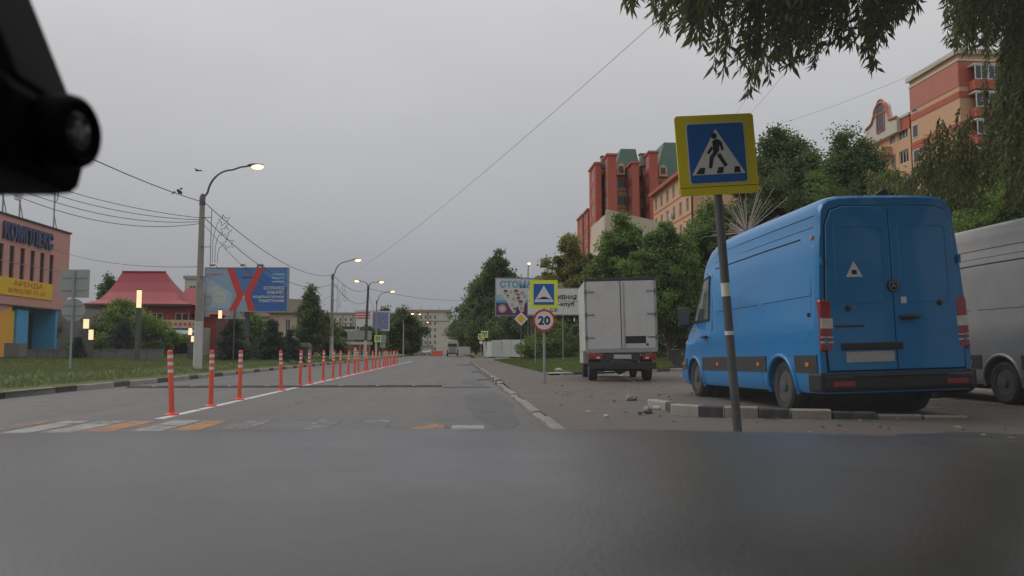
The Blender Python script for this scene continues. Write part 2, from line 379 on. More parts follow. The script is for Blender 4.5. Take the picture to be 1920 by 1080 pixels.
def spruce(label, X, Y, z0, H, rad, seed=1, layers=13, m='leaf_spruce', group=None):
    rg = np.random.default_rng(seed); t = thing('spruce_tree', label, 'spruce', (X, Y, z0), 0, group)
    wood = MB(); wood.tube([(0, 0, -.1), (0, 0, H*.5), (0, 0, H*.97)], [.13, .07, .015], 7)
    pos = []; ax = []; ti = []
    for l in range(layers):
        h = l/layers; zz = H*(.06+.9*h); rr = rad*(1-h)**.85+.08; nb = max(5, int(15*(1-h)+4))
        for b_ in range(nb):
            a = rg.uniform(0, 6.28); ln = rr*rg.uniform(.7, 1.12); dr = rg.uniform(.18, .38)*(1-.6*h)
            e_ = np.array([math.cos(a)*ln, math.sin(a)*ln, -dr*ln]); s = np.array([0, 0, zz+rg.normal()*.05*H/layers])
            wood.tube([s, s+e_*.55+np.array([0, 0, .03*ln]), s+e_], [.02, .012, .004], 4, False)
            k = int(95*ln/rad)+18; u = rg.uniform(.05, 1, k)**.8
            p = s+np.outer(u, e_) + rg.normal(size=(k, 3))*np.array([.06, .06, .05])*rad*(1.2-.5*u)[:, None]
            pos.append(p); ax.append(np.tile(e_/ln, (k, 1))*.8 + rg.normal(size=(k, 3))*.5 + np.array([0, 0, -.2])); ti.append(rg.uniform(.1, .6)+.35*u*rg.uniform(.3, 1) + rg.normal(size=k)*.1)
    wood.build('trunk', 'bark', t, 60)
    link('crown', leaf_mesh('crown', np.concatenate(pos), np.concatenate(ax), .16*rad**.5, .3, np.concatenate(ti), m, seed), t); return t
def cable(label, a, b_, sag, r_=.016, group=None, n=18):
    a = Vector(a); b_ = Vector(b_); m = MB()
    m.tube([a.lerp(b_, i/n) - Vector((0, 0, 4*sag*(i/n)*(1-i/n))) for i in range(n+1)], r_, 5)
    return tag(m.build('overhead_cable', 'cable', None, 60), label, 'cable', group)
mat('cable', (.03, .03, .032), .6, .1)
# ================================================================== THE SETTING
KX = 1.18          # right kerb face
LX = -9.35         # left kerb face
CL = -4.42         # line of delineator posts
LZ = .15           # level of the parking lot
def smooth(t): t = max(0, min(1, t)); return t*t*(3-2*t)
def zleft(X, Y): return .13 + .27*smooth((-9.6-X)/1.3) + .2*smooth((-11-X)/9)
# far ground, one sheet to the horizon
mat('far_ground', (.07, .085, .035), .95, .3, .05, bump=.2)
m_, nt_, b_ = newmat('turf'); co_ = texco(nt_)
c_ = mixc(nt_, mapr(nt_, noise(nt_, co_, .35, 6, .7), .3, .7, 0, 1), (.075, .095, .022), (.115, .135, .036))
c_ = mixc(nt_, mapr(nt_, noise(nt_, co_, 6, 5, .7), .5, .8, 0, .6), c_, (.10, .085, .045)); nt_.links.new(c_, b_.inputs[0]); b_.inputs['Roughness'].default_value = 1; MATS['turf'] = m_
me = bpy.data.meshes.new('ground'); me.from_pydata([(-1500, -200, -.06), (1500, -200, -.06), (1500, 2500, -.06), (-1500, 2500, -.06)], [], [(0, 1, 2, 3)]); me.materials.append(MATS['far_ground'])
struct(link('ground', me))
struct(gridmesh('road', lin(LX-.2, KX+.12, 8), lin(-12, 420, 60), lambda x, y: 0, 'asphalt'))
struct(gridmesh('side_street', [KX+.121, 20, 40, 90], [76, 90, 113], lambda x, y: .0, 'asphalt'))
# left bank of grass and soil
xs = [-9.5, -9.7, -10, -10.4, -10.9, -11.5, -12.5, -14, -17, -20, -26, -40, -70, -150]
struct(gridmesh('grass_bank', xs, lin(-10, 260, 50), zleft, 'turf'))
# pavement on the right; flush with the road near the crossing, a kerb's height further on
def zpave(X, Y):
    k = smooth((Y-17)/7); t = max(0, min(1, (X-KX)/1.6)); return (.055+.075*k)*(1-t) + LZ*t
struct(gridmesh('pavement', [KX+.13, 1.7, 2.2, 2.8, 3.4], lin(-6, 74, 41), zpave, 'walk_asphalt'))
struct(gridmesh('parking_lot', lin(3.401, 45, 12), lin(-6, 40, 16), lambda X, Y: LZ, 'lot_asphalt'))
# ---- kerbs: every stone a part
def stone_mesh(name, m, L_=.985, h=.30, w_=.15, ch=.018):
    pf = [(0, -h), (w_, -h), (w_, -ch), (w_-ch, 0), (ch, 0), (0, -ch)]
    b = MB(); n = len(pf)
    vs = [(x, e_*(L_/2), z) for e_ in (-1, 1) for x, z in pf]; b.add(vs, [tuple(range(n)), tuple(range(2*n-1, n-1, -1))] + [(i, n+i, n+(i+1) % n, (i+1) % n) for i in range(n)])
    return b.mesh(name, m)
SM = {c: stone_mesh('kerb_stone', 'kerb_'+c) for c in ('white', 'black', 'grey')}
def kerb(name, path, ztop, pattern, step=1.0, jit=.006, start=0):
    root = link(name, None); struct(root); k = start
    P_ = [Vector((p[0], p[1], 0)) for p in path]; i = 0; pos = P_[0].copy(); seg = 0; left = 0.0
    ln = [0]
    for a, b_ in zip(P_, P_[1:]): ln.append(ln[-1]+(b_-a).length)
    s = 0.0
    while s < ln[-1]-.3:
        mid = s+step/2; j = max(0, min(len(P_)-2, next((q for q in range(len(ln)-1) if mid <= ln[q+1]), len(P_)-2)))
        d = (P_[j+1]-P_[j]).normalized(); p = P_[j]+d*(mid-ln[j])
        zt = ztop(p.x, p.y) if callable(ztop) else ztop
        o = link('kerb_stone', SM[pattern(k) if callable(pattern) else pattern[k % len(pattern)]], root, (p.x+rnd.uniform(-jit, jit), p.y, zt+rnd.uniform(-jit, jit)), (0, rnd.uniform(-.012, .012), math.atan2(d.y, d.x)-math.pi/2+rnd.uniform(-.012, .012)))
        o.scale = (1, step, 1); k += 1; s += step
    return root
lk = [XP(-60, 760, LX-.6), (LX-.5, 17.2), (LX-.28, 20.5), (LX-.08, 24), (LX, 28), (LX, 60), (LX, 118)]
lk = [(LX-1.0, 8)] + [(p[0], p[1]) for p in lk]
lk = [(LX-.15-x, y) for x, y in ((.75, 9), (.5, 14), (.30, 18), (.12, 22), (0, 26), (0, 120))]
kerb('left_kerb', lk, .14, ['white', 'white', 'black'], start=0)
kerb('right_kerb', [(KX, 6.5), (KX, 22.5)], lambda x, y: .06+.02*smooth((y-17)/5), ['grey'], jit=.012)
kerb('right_kerb', [(KX, 22.6), (KX, 66), (KX+.25, 70), (KX+1.0, 73), (KX+2.4, 75)], lambda x, y: .085+.055*smooth((y-21)/4), lambda k: ['white', 'black'][k % 2], step=1.0)
kerb('far_kerb', [(7.5, 113.2), (2.3, 113.4), (1.35, 115.5), (1.2, 120), (1.2, 160)], .14, ['white', 'white', 'black'])
# back edge of the lot: kerb, paved strip, grass beyond
kbA = G(1032, 704, LZ); kbB = G(1290, 695, LZ)
kd = (kbB-kbA).normalized(); kbC = kbA+kd*34
def kline(X): return kbA.y + (X-kbA.x)*kd.y/kd.x
kerb('lot_back_kerb', [(kbA.x+3.3, kline(kbA.x+3.3)), (kbC.x, kbC.y)], LZ+.13, ['white', 'white', 'black', 'white', 'white', 'white'])
kerb('lot_back_kerb', [(kbA.x+.35, kline(kbA.x+.35)), (kbA.x+2.3, kline(kbA.x+2.3))], LZ+.10, ['grey', 'black'], step=.62, jit=.03)
struct(sheet('walkway', [(kbA.x, kline(kbA.x)+.16, LZ+.06), (kbC.x, kbC.y+.16, LZ+.12), (kbC.x, kbC.y+1.6, LZ+.12), (kbA.x, kline(kbA.x)+1.6, LZ+.06)], 'concrete'))
def zright(X, Y):
    a = smooth((Y-kline(X)-1.5)/8)*.24; b_ = smooth((X-3.45)/5); return LZ+.02+a*b_+.10*min(1, (X-3.4)/3)
def gr(x, t): return (x, kline(max(x, kbA.x))+1.55 + t*(74-kline(max(x, kbA.x))-1.55))
struct(gridmesh('grass_verge', [3.4, 3.6, 4, 5, 6.5, 9, 12, 17, 25, 45, 90], lin(0, 1, 22), zright, 'turf', None, lambda x, t: (x, kline(min(x, 36))+1.55+t*(75.5-kline(min(x, 36))-1.55))))
struct(gridmesh('far_verge', [2.6, 4, 10, 30, 120], [113.6, 130, 200, 420], lambda x, y: .16, 'turf'))
# ---- grass blades: uncountable, one object each
def blades(name, fn, n, h, m, seed, label):
    rg = np.random.default_rng(seed); pos = []
    pts = fn(rg, n); pos = np.array([p for p in pts])
    ax = rg.normal(size=(len(pos), 3))*np.array([.45, .45, .1]) + np.array([0, 0, 1.0])
    o = link(name, leaf_mesh(name, pos, ax, h, .22, rg.uniform(0, 1, len(pos))*.6+.2+.35*np.sin(pos[:, 0]*1.7+np.sin(pos[:, 1]*.9)*2)*.5, m, seed)); tag(o, label, 'grass', None, 'stuff'); return o
def gl(rg, n):
    out_ = []
    while len(out_) < n:
        Y = 13 + 60*rg.uniform()**1.7; X = LX-.55-rg.uniform()**1.25*18
        if X < -4-Y*.66: continue
        out_.append((X, Y, zleft(X, Y)-.005))
    return out_
blades('lawn', gl, 70000, .10, 'grass_leaf', 3, 'short mown lawn on the bank behind the painted left kerb')
def gr_(rg, n):
    out_ = []
    while len(out_) < n:
        X = 3.42+rg.uniform()**1.4*16; y0 = kline(X)+1.6; Y = y0+rg.uniform()**1.5*(74-y0)
        out_.append((X, Y, zright(X, Y)-.005))
    return out_
blades('lawn', gr_, 60000, .10, 'grass_leaf', 4, 'green lawn between the pavement, the box truck and the billboards')
# ---- painted markings
Z1 = .004
cw = link('crosswalk', None); struct(cw)
y0, y1 = 7.2, 11.95
st = [(-9.0, .34, 'zebra_white_worn'), (-8.42, .36, 'zebra_orange_worn'), (-7.6, .38, 'zebra_white_worn'), (-6.85, .36, 'zebra_orange_worn'), (-6.05, .36, 'zebra_orange_worn'), (-5.55, .36, 'zebra_white'), (-5.08, .38, 'zebra_white'), (-4.63, .37, 'zebra_orange'), (-4.06, .40, 'zebra_white'), (-3.6, .36, 'zebra_orange'),
      (-3.02, .38, 'zebra_white_worn'), (-2.0, .36, 'zebra_white_worn'), (-1.3, .36, 'zebra_white_worn'), (-.56, .40, 'zebra_orange_worn'), (-.06, .42, 'zebra_white')]
for x, w_, m in st:
    yy0, yy1 = y0+rnd.uniform(-.1, .1), y1+rnd.uniform(-.08, .03)
    if x == -.06: m = 'zebra_white'; yy1 = 10.9
    if x == -.56: yy1 = 11.4
    n = 8; pl = [(x+rnd.uniform(-.015, .015), yy0+(yy1-yy0)*i/n) for i in range(n+1)] + [(x+w_+rnd.uniform(-.015, .015), yy1-(yy1-yy0)*i/n) for i in range(n+1)]
    sheet('stripe', pl, m, Z1, cw)
lines = link('road_markings', None); struct(lines)
sheet('centre_line', [(CL-.02, 12.2), (CL+.13, 12.2), (CL+.13, 80), (CL-.02, 80)], 'line_white', Z1, lines)
sheet('edge_line', [(LX+.45, 30), (LX+.55, 30), (LX+.55, 90), (LX+.45, 90)], 'line_faint', Z1, lines)
for k in range(6): sheet('far_dash', [(CL+1.2, 84+k*9), (CL+1.35, 84+k*9), (CL+1.35, 87+k*9), (CL+1.2, 87+k*9)], 'line_faint', Z1, lines)
def blob(cx, cy, rx, ry, seed, n=22):
    r2 = random.Random(seed); ph = [r2.uniform(0, 6.28) for _ in range(4)]
    return [(cx+rx*math.cos(a)*(1+.18*math.sin(2*a+ph[0])+.14*math.sin(3*a+ph[1])+.08*math.sin(7*a+ph[2])), cy+ry*math.sin(a)*(1+.18*math.sin(2*a+ph[0])+.14*math.sin(3*a+ph[1])+.08*math.sin(7*a+ph[2]))) for a in [2*math.pi*i/n for i in range(n)]]
struct(sheet('road_patch', blob(.62, 15.0, .36, 5.5, 8), 'patch_asphalt', Z1))
struct(sheet('road_patch', blob(.5, 26, .35, 2.4, 5), 'patch_asphalt', Z1))
for px, py, a, b_ in ((873, 684.5, .55, 2.2), (893, 697.5, .28, 1.1), (905, 712, .25, .6)):
    p = G(px, py); struct(sheet('pothole', blob(p.x, p.y, a, b_, int(px)), 'fresh_patch', Z1+.003))
struct(sheet('road_patch', [(-.35, 21.9), (.95, 22.1), (.95, 22.55), (-.35, 22.45)], 'fresh_patch', Z1+.003))
struct(sheet('lot_patch', blob(5.2, 7.6, .9, .45, 12), 'fresh_patch', LZ+.004))
# parking bay lines under the vans
for a, b_ in (((1500, 745), (1800, 768)), ((1610, 740), (1880, 758)), ((1700, 732), (1900, 744)), ((1150, 697), (1190, 716))):
    p, q = G(*a, LZ), G(*b_, LZ); d = (q-p).normalized(); s = Vector((-d.y, d.x, 0))*.05
    struct(sheet('bay_line', [p-s, q-s, q+s, p+s], 'line_faint', LZ+.004))
# speed bump of rubber sections across both lanes
sb = thing('speed_bump', 'low black rubber speed bump laid across the road behind the near posts', 'speed bump', (0, 22.6, 0))
m = MB(); pf = [(-.22, 0), (-.17, .03), (-.08, .05), (.08, .05), (.17, .03), (.22, 0)]
m.add([(x, y, z) for x in (-.245, .245) for y, z in pf], [tuple(range(6)), tuple(range(11, 5, -1))] + [(i, 6+i, 6+(i+1) % 6, (i+1) % 6) for i in range(6)])
bm_ = m.mesh('rubber_section', 'rubber_dusty'); x = -8.65
st_ = MB().box((0, -.13, .0445), (.14, .09, .008), rx=R(12)).mesh('reflector_stripe', 'line_faint')
k = 0
while x < -.5:
    o = link('rubber_section', bm_, sb, (x, 0, 0))
    if k % 2: link('reflector_stripe', st_, o)
    x += .5; k += 1
# rubble and litter by the broken kerb
for i, (px, py, s, c) in enumerate(((1183, 751, .085, 'kerb_grey'), (1214, 774, .07, 'kerb_grey'), (1200, 776, .03, 'kerb_black'), (1137, 782, .03, 'whitewash'), (1048, 700, .16, 'kerb_white'), (1062, 701, .10, 'concrete_dark'), (1232, 768, .045, 'whitewash'))):
    p = G(px, py, LZ); b = bmesh.new(); bmesh.ops.create_icosphere(b, subdivisions=2, radius=s)
    for v in b.verts: v.co = Vector((v.co.x*1.25, v.co.y, v.co.z*.7))*(1+.28*rnd.uniform(-1, 1)) + Vector((0, 0, s*.5))
    me = bpy.data.meshes.new('stone'); b.to_mesh(me); b.free(); me.materials.append(MATS[c])
    tag(link('stone', me, None, (p.x, p.y, LZ), (0, 0, i)), {4: 'whitish lump of broken kerb beside the box truck', 5: 'dark lump of broken kerb beside the box truck'}.get(i, 'small chunk of broken concrete lying near the end of the painted kerb'), 'stone', 'kerb rubble on the lot')
rg = np.random.default_rng(9); n = 260
pos = np.stack([rg.uniform(1.6, 9, n), 6+rg.uniform(0, 1, n)**1.5*16, np.full(n, LZ+.012)], 1)
mat('dry_leaf', (.30, .25, .15), .8, .4, 2); ax_ = rg.normal(size=(n, 3))*np.array([1, 1, .12])
tag(link('fallen_leaves', leaf_mesh('fallen_leaves', pos, ax_, .075, .4, rg.uniform(0, 1, n), 'dry_leaf', 5)), 'dry fallen willow leaves and litter scattered over the lot', 'leaves', None, 'stuff')
# broken painted kerb along the near edge of the lot, in front of the blue van
kp = [G(1222, 773, LZ), G(1285, 783, LZ), G(1420, 786, LZ), G(1600, 788, LZ), G(1830, 792, LZ)]
nk = link('lot_front_kerb', None); struct(nk)
bl = [(1214, 764, 1248, 770, 'white', .13), (1250, 771, 1276, 778, 'black', .13), (1256, 778, 1310, 782, 'white', .14), (1312, 782, 1356, 783, 'black', .14), (1358, 783, 1422, 784, 'white', .14), (1424, 784.5, 1482, 785, 'black', .13), (1484, 785, 1560, 786, 'white', .12), (1562, 786, 1644, 787, 'black', .09), (1646, 786, 1730, 787, 'grey', .06), (1732, 787, 1816, 788, 'grey', .05)]
for a, b_, c, d, col, h in bl:
    p, q = G(a, b_, LZ), G(c, d, LZ); v = q-p
    o = link('kerb_stone', SM[col], nk, ((p+q)/2).to_tuple()[:2]+(LZ+h*rnd.uniform(.93, 1.05),), (0, 0, math.atan2(v.y, v.x)-math.pi/2+math.pi)); o.scale = (1, v.length*.985, 1)
# ---- flexible delineator posts along the centre line
def delineator():
    t = thing('delineator_post', 'orange red flexible traffic post with white reflective bands on the centre line', 'traffic post', (0, 0, 0), 0, 'delineator posts along the centre line')
    MB().lathe([(.105, 0), (.105, .018), (.085, .03), (.052, .04), (.049, .05)], 20).build('base', 'post_red', t, 40)
    MB().lathe([(.047, .045), (.041, .12), (.040, .96), (.034, .975)], 18).build('tube', 'post_red', t, 40)
    MB().lathe([(.041, .972), (.041, .99), (.030, 1.008), (.012, 1.015)], 16).build('cap', 'post_red', t, 40)
    for z in (.66, .775, .885): MB().lathe([(.0418, z), (.0418, z+.052)], 18).build('reflective_band', 'reflect_white', t, 40)
    return t
dp = delineator()
bx = [325, 397, 450, 528, 563, 581.5, 606, 624, 638, 653, 665, 672.5, 684, 689, 698.5, 704, 711.5, 719, 723, 727, 732, 737, 740, 744]
ln_ = [-3.2, .3, .2, -1.8, 1.2, -2.2, 1, 2.2, .5, 1.5, 1.2, -3, 2.5, -2.5, 0, .5, -.6, 2.5, 1, -1, 1, 2, -1, .6]
ORD = 'first second third fourth fifth sixth seventh eighth ninth tenth eleventh twelfth thirteenth fourteenth fifteenth sixteenth seventeenth eighteenth nineteenth twentieth twenty-first twenty-second twenty-third twenty-fourth'.split()
for i, (x, a) in enumerate(zip(bx, ln_)):
    d = G(x, 658+ (856-x)/4.42); d = XP(x, d and 690, CL); o = dp if i == 0 else copy_tree(dp)
    o.location = (CL, d.y, .002); o.rotation_euler = (R(rnd.uniform(-1.5, 1.5)), R(a), rnd.uniform(0, 1)*0)
    o['label'] = f'orange red traffic post with white bands, {ORD[i]} from the striped crossing'
# ================================================================== VEHICLES
mat('paint_blue', (.005, .205, .51), .34, .06, 1.5, coat=.45, dirt=.55, dirtcol=(.05, .115, .21), spec=.35)
mat('paint_silver', (.30, .295, .285), .38, .06, 2, metal=.3, coat=.3, dirt=.4, dirtcol=(.19, .17, .15))
mat('paint_white', (.56, .55, .53), .5, .07, 1.5, coat=.1, dirt=.6, dirtcol=(.30, .265, .22))
mat('lamp_red', (.33, .010, .010), .18, .2, 14, coat=.5)
mat('lamp_clear', (.62, .56, .55), .2, .15, 14, coat=.5)
mat('lamp_orange', (.75, .20, .02), .25, .1, 9)
mat('seam', (.006, .007, .009), .7, .1)
mat('rim_steel', (.13, .135, .14), .5, .2, 8, metal=.6, dirt=.5, dirtcol=(.08, .07, .06))
mat('plate_blank', (.45, .45, .45), .6, .1, 20); mat('frame_black', (.02, .02, .021), .7, .3, 5, dirt=.5)
mat('underbody', (.012, .012, .012), .9, .2)
glassy('glass_tint', (.055, .075, .075), .08)
_wheel = {}
def wheel(parent, loc, r_=.34, w_=.225, side=-1, rim='rim_steel', hole=True):
    k = (r_, w_, rim)
    if k not in _wheel:
        rot = Matrix.Rotation(R(90), 4, 'Y')
        ty = MB().lathe([(r_*.62, -w_/2+.02), (r_*.86, -w_/2), (r_*.965, -w_/2+.02), (r_, -w_/2+.05), (r_, w_/2-.05), (r_*.965, w_/2-.02), (r_*.86, w_/2), (r_*.62, w_/2-.02)], 36, rot, False).mesh('tyre', 'rubber_dusty', 35)
        rm = MB().lathe([(r_*.66, w_/2-.03), (r_*.60, w_/2-.02), (r_*.56, w_/2-.05), (r_*.50, w_/2-.085), (r_*.34, w_/2-.06), (r_*.30, w_/2-.04), (r_*.22, w_/2-.035), (r_*.20, w_/2-.005), (r_*.10, w_/2)], 32, rot, True)
        rmm = rm.mesh('rim', rim, 40)
        hs = MB()
        for i in range(10):
            a = 2*math.pi*i/10; hs.lathe([(r_*.052, w_/2-.075), (r_*.052, w_/2-.062)], 8, rot @ Matrix.Translation((r_*.43*math.cos(a), r_*.43*math.sin(a), 0)))
        _wheel[k] = (ty, rmm, hs.mesh('rim_holes', 'underbody'))
    ty, rm, hs = _wheel[k]
    w0 = link('wheel', ty, parent, loc, (0, 0, 0 if side > 0 else math.pi)); link('rim', rm, w0)
    h = link('rim_holes', hs, w0); return w0
def van(label, paint, loc, rz, H=2.78, pitch=0, roll=0, rear_detail=True, wb=3.665, group=None):
    """panel van: x right, y forward, origin on the ground under the rear doors' centre"""
    t = thing('panel_van', label, 'van', loc, rz, group)
    RA, Lg = 1.14, 5.9; FA = RA+wb
    bz = link('body_frame', None, t)                                    # rake of the sprung body; becomes the body mesh below
    prof = [(0, .985, H-.05), (.03, .996, H-.02), (.12, 1, H), (.5, 1, H), (1.2, 1, H), (2.2, 1, H), (3.1, 1, H-.005), (3.7, 1, H-.03), (4.05, 1, H-.12), (4.3, .998, H-.28), (4.6, .995, 2.05), (4.9, .99, 1.66), (5.08, .985, 1.46), (5.3, .975, 1.34), (5.55, .955, 1.22), (5.75, .92, 1.08), (5.86, .86, .92), (5.9, .80, .78)]
    lv = [(.30, .94), (.36, .972), (.50, .985), (.56, .99), (.78, .992), (1.0, .99), (1.2, .985), (1.27, .972), (1.5, .962), (1.56, .955), (2.0, .93), (2.28, .905), (2.31, .895), (2.52, .880), (2.62, .865), (2.69, .83), (2.74, .76), (2.768, .62), (2.778, .40), (2.78, .0)]
    def ring(f, zt):
        o = []
        for z, hw in lv:
            zz = z if z <= 1.0 and zt > 1.3 else None
            if zt > 1.3: zz = z if z <= 1.0 else 1.0+(z-1.0)*(zt-1.0)/(2.78-1.0)
            else: zz = .30+(z-.30)*(zt-.30)/(2.78-.30)
            o.append((hw*f, zz))
        return o
    m = MB(); nr = None; k = 0; sec = []
    for y, f, zt in prof:
        r0 = ring(f, zt); full = [(-x, z) for x, z in r0] + [(x, z) for x, z in reversed(r0[:-1])]
        sec.append([(x, y, z) for x, z in full])
    n = len(sec[0]); vs = [p for s in sec for p in s]; fs = []
    for i in range(len(sec)-1):
        for j in range(n): fs.append((i*n+j, i*n+(j+1) % n, (i+1)*n+(j+1) % n, (i+1)*n+j))
    fs += [tuple(range(n)), tuple((len(sec)-1)*n+j for j in range(n-1, -1, -1))]; m.add(vs, fs)
    body = m.build('body', None, None)
    for ya in (RA, FA):
        c = MB().lathe([(.425, -1.3), (.425, 1.3)], 40, Matrix.Translation((0, ya, .34)) @ Matrix.Rotation(R(90), 4, 'Y')).build('cut', None)
        md = body.modifiers.new('b', 'BOOLEAN'); md.operation = 'DIFFERENCE'; md.object = c; md.solver = 'EXACT'
        bpy.context.view_layer.update(); me = bpy.data.meshes.new_from_object(body.evaluated_get(bpy.context.evaluated_depsgraph_get()))
        body.modifiers.clear(); body.data = me; bpy.data.objects.remove(c)
    me = body.data; me.materials.clear(); me.materials.append(MATS[paint]); me.shade_smooth(); me.set_sharp_from_angle(angle=R(28))
    bpy.data.objects.remove(bz)
    body.parent = t
    body.matrix_local = Matrix.Translation((0, RA, .34)) @ Matrix.Rotation(roll, 4, 'Y') @ Matrix.Rotation(pitch, 4, 'X') @ Matrix.Translation((0, -RA, -.34))
    def hw(y, z):
        f = 1; zt = H
        for (a, f0, z0), (b_, f1, z1) in zip(prof, prof[1:]):
            if a <= y <= b_: u = (y-a)/(b_-a); f = f0+(f1-f0)*u; zt = z0+(z1-z0)*u
        if z > 1.0 and zt > 1.3: zr = 1.0+(z-1.0)*(2.78-1.0)/(zt-1.0)
        elif zt <= 1.3: zr = .30+(z-.30)*(2.78-.30)/(zt-.30)
        else: zr = z
        for (a, w0), (b_, w1) in zip(lv, lv[1:]):
            if a <= zr <= b_: return f*(w0+(w1-w0)*(zr-a)/(b_-a))
        return f*lv[-1][1]
    def strip(name, pts, wd, m, sides=(-1,), off=.006, th=.02):      # thin strip following the side skin through (y, z) points
        for s in sides:
            b = MB(); q = [Vector((s*(hw(y, z)+off), y, z)) for y, z in pts]
            for a, c in zip(q, q[1:]):
                d = (c-a).normalized(); up_ = Vector((s, 0, 0)).cross(d).normalized()*wd/2; o_ = Vector((-s*th, 0, 0))
                vs = [a-up_, a+up_, c+up_, c-up_]; vs = vs+[v+o_ for v in vs]
                b.add(vs, [(0, 1, 2, 3), (7, 6, 5, 4), (0, 4, 5, 1), (1, 5, 6, 2), (2, 6, 7, 3), (3, 7, 4, 0)])
            b.build(name, m, body)
    def skin(name, y0, y1, z0, z1, m, s=-1, off=.012, ny=6, nz=3):      # panel following the skin
        b = MB()
        for i in range(ny):
            for j in range(nz):
                q = []
                for (a, c) in ((i, j), (i+1, j), (i+1, j+1), (i, j+1)):
                    y = y0+(y1-y0)*a/ny; z = z0+(z1-z0)*c/nz; q.append((s*(hw(y, z)+off), y, z))
                b.add(q, [(0, 1, 2, 3)])
        for (a0, b0), (a1, b1) in (((y0, z0), (y1, z0)), ((y0, z1), (y1, z1)), ((y0, z0), (y0, z1)), ((y1, z0), (y1, z1))):
            pa = (s*(hw(a0, b0)+off), a0, b0); pb = (s*(hw(a1, b1)+off), a1, b1); b.add([pa, pb, (pb[0]-s*.04, pb[1], pb[2]), (pa[0]-s*.04, pa[1], pa[2])], [(0, 1, 2, 3)])
        return b.build(name, m, body, 30)
    for s in (-1, 1):
        skin('rub_strip', .06, RA-.46, .56, .78, 'dark_plastic', s); skin('rub_strip', RA+.46, FA-.46, .56, .78, 'dark_plastic', s, ny=12); skin('rub_strip', FA+.46, Lg-.25, .56, .76, 'dark_plastic', s)
        # front door window and quarter light
        b = MB(); pl = [(3.98, 1.42), (4.98, 1.42), (4.62, 1.86), (4.34, 2.14), (3.98, 2.18)]
        NG = 8
        gp = [[(3.98+(1.0-.66*j/NG*(j/NG)**.15)*i/NG, 1.42+.75*j/NG-.04*(i/NG)*(j/NG)) for i in range(NG+1)] for j in range(NG+1)]
        for j in range(NG):
            for i in range(NG): b.add([(s*(hw(y, z)+.012), y, z) for y, z in (gp[j][i], gp[j][i+1], gp[j+1][i+1], gp[j+1][i])], [(0, 1, 2, 3)])
        pl = [gp[0][i] for i in range(NG+1)] + [gp[j][NG] for j in range(1, NG+1)] + [gp[NG][i] for i in range(NG-1, -1, -1)] + [gp[j][0] for j in range(NG-1, 0, -1)]
        b.build('door_window', 'glass_tint', body, 40)
        strip('window_seal', pl+[pl[0]], .04, 'black_plastic', (s,), .018, .02)
        # arch flares
        for ya in (RA, FA):
            b = MB(); A = [R(a) for a in range(-8, 189, 7)]
            b.tube([(s*(hw(ya+.45*math.cos(a), max(.32, .34+.45*math.sin(a)))+.0), ya+.445*math.cos(a), .34+.445*math.sin(a)) for a in A], [.030]*len(A), 8); b.build('wheel_arch', paint, body, 50)
    # pressed lines, gutter and door gaps
    strip('roof_seam', [(.14, 2.545), (1.5, 2.545), (3.6, 2.53), (4.2, 2.36)], .012, 'seam', (-1, 1), .002)
    strip('gutter_line', [(.5, 2.29), (1.5, 2.29), (3.7, 2.27)], .022, 'seam', (-1, 1), .002)
    strip('panel_press', [(.16, 2.40), (1.5, 2.40), (3.75, 2.38)], .009, 'seam', (-1, 1), .001)
    strip('panel_press', [(.20, 1.53), (1.7, 1.53)], .010, 'seam', (-1, 1), .001)
    strip('panel_press', [(1.85, 1.53), (3.6, 1.53)], .010, 'seam', (-1, 1), .001)
    strip('door_gap', [(3.82, .42), (3.82, 1.2), (3.84, 2.2), (4.25, 2.24)], .010, 'seam', (-1, 1), .001)
    strip('door_gap', [(2.6, .45), (2.6, 2.25)], .008, 'seam', (1,), .001)
    strip('panel_gap', [(1.78, .36), (1.78, .56)], .010, 'seam', (-1, 1), .001)
    strip('panel_gap', [(.18, .80), (.19, 1.5), (.19, 2.28)], .008, 'seam', (-1, 1), .001)
    for s in (-1, 1):
        MB().box((s*(hw(4.15, 1.05)+.03), 4.12, 1.13), (.05, .2, .045)).build('door_handle', 'black_plastic', body, bevel=.012)
        mo = MB().box((s*1.085, 5.0, 1.52), (.19, .13, .36)); mb_ = mo.build('mirror', 'black_plastic', body, bevel=.03)
        MB().box((s*1.02, 4.98, 1.40), (.14, .06, .06)).build('mirror_arm', 'black_plastic', mb_)
        MB().box((s*1.085, 4.932, 1.53), (.16, .008, .29)).build('mirror_glass', 'glass_pale', mb_)
        for y in (.30, RA+.72, 3.55, FA+.75): MB().box((s*(hw(y, .7)+.016), y, .665), (.014, .085, .05)).build('marker_light', 'lamp_orange', body)
        MB().box((s*(hw(.2, 2.27)+.01), .16, 2.27), (.02, .06, .035)).build('marker_light', 'lamp_orange', body)
        MB().box((s*(hw(.3, 1.28)+.006), .25, 1.29), (.02, .05, .05)).build('lock', 'black_plastic', body)
        # tail lamp wrapping the rear corner: red, clear, red, clear, red
        tl = MB().b(-.085, .085, -.03, .10, .82, 1.47).build('tail_lamp', 'lamp_red', body, bevel=.03, loc=(s*.915, 0, 0))
        for a, b_, mm in ((1.10, 1.23, 'lamp_clear'), (.985, 1.005, 'lamp_clear'), (.92, .945, 'lamp_clear')): MB().b(-.075, .079, -.036, .05, a, b_).build('lens', mm, tl, bevel=.008)
        tl.rotation_euler = (0, R(-1.5*s), 0)
    # windscreen
    b = MB(); b.add([(-.80, 5.06, 1.49), (.80, 5.06, 1.49), (.72, 4.34, 2.47), (-.72, 4.34, 2.47)], [(0, 1, 2, 3)]); b.build('windscreen', 'glass_dark', body)
    b = MB().b(-.78, .78, 5.72, 5.93, .34, .58); b.build('front_bumper', 'dark_plastic', body, bevel=.06)
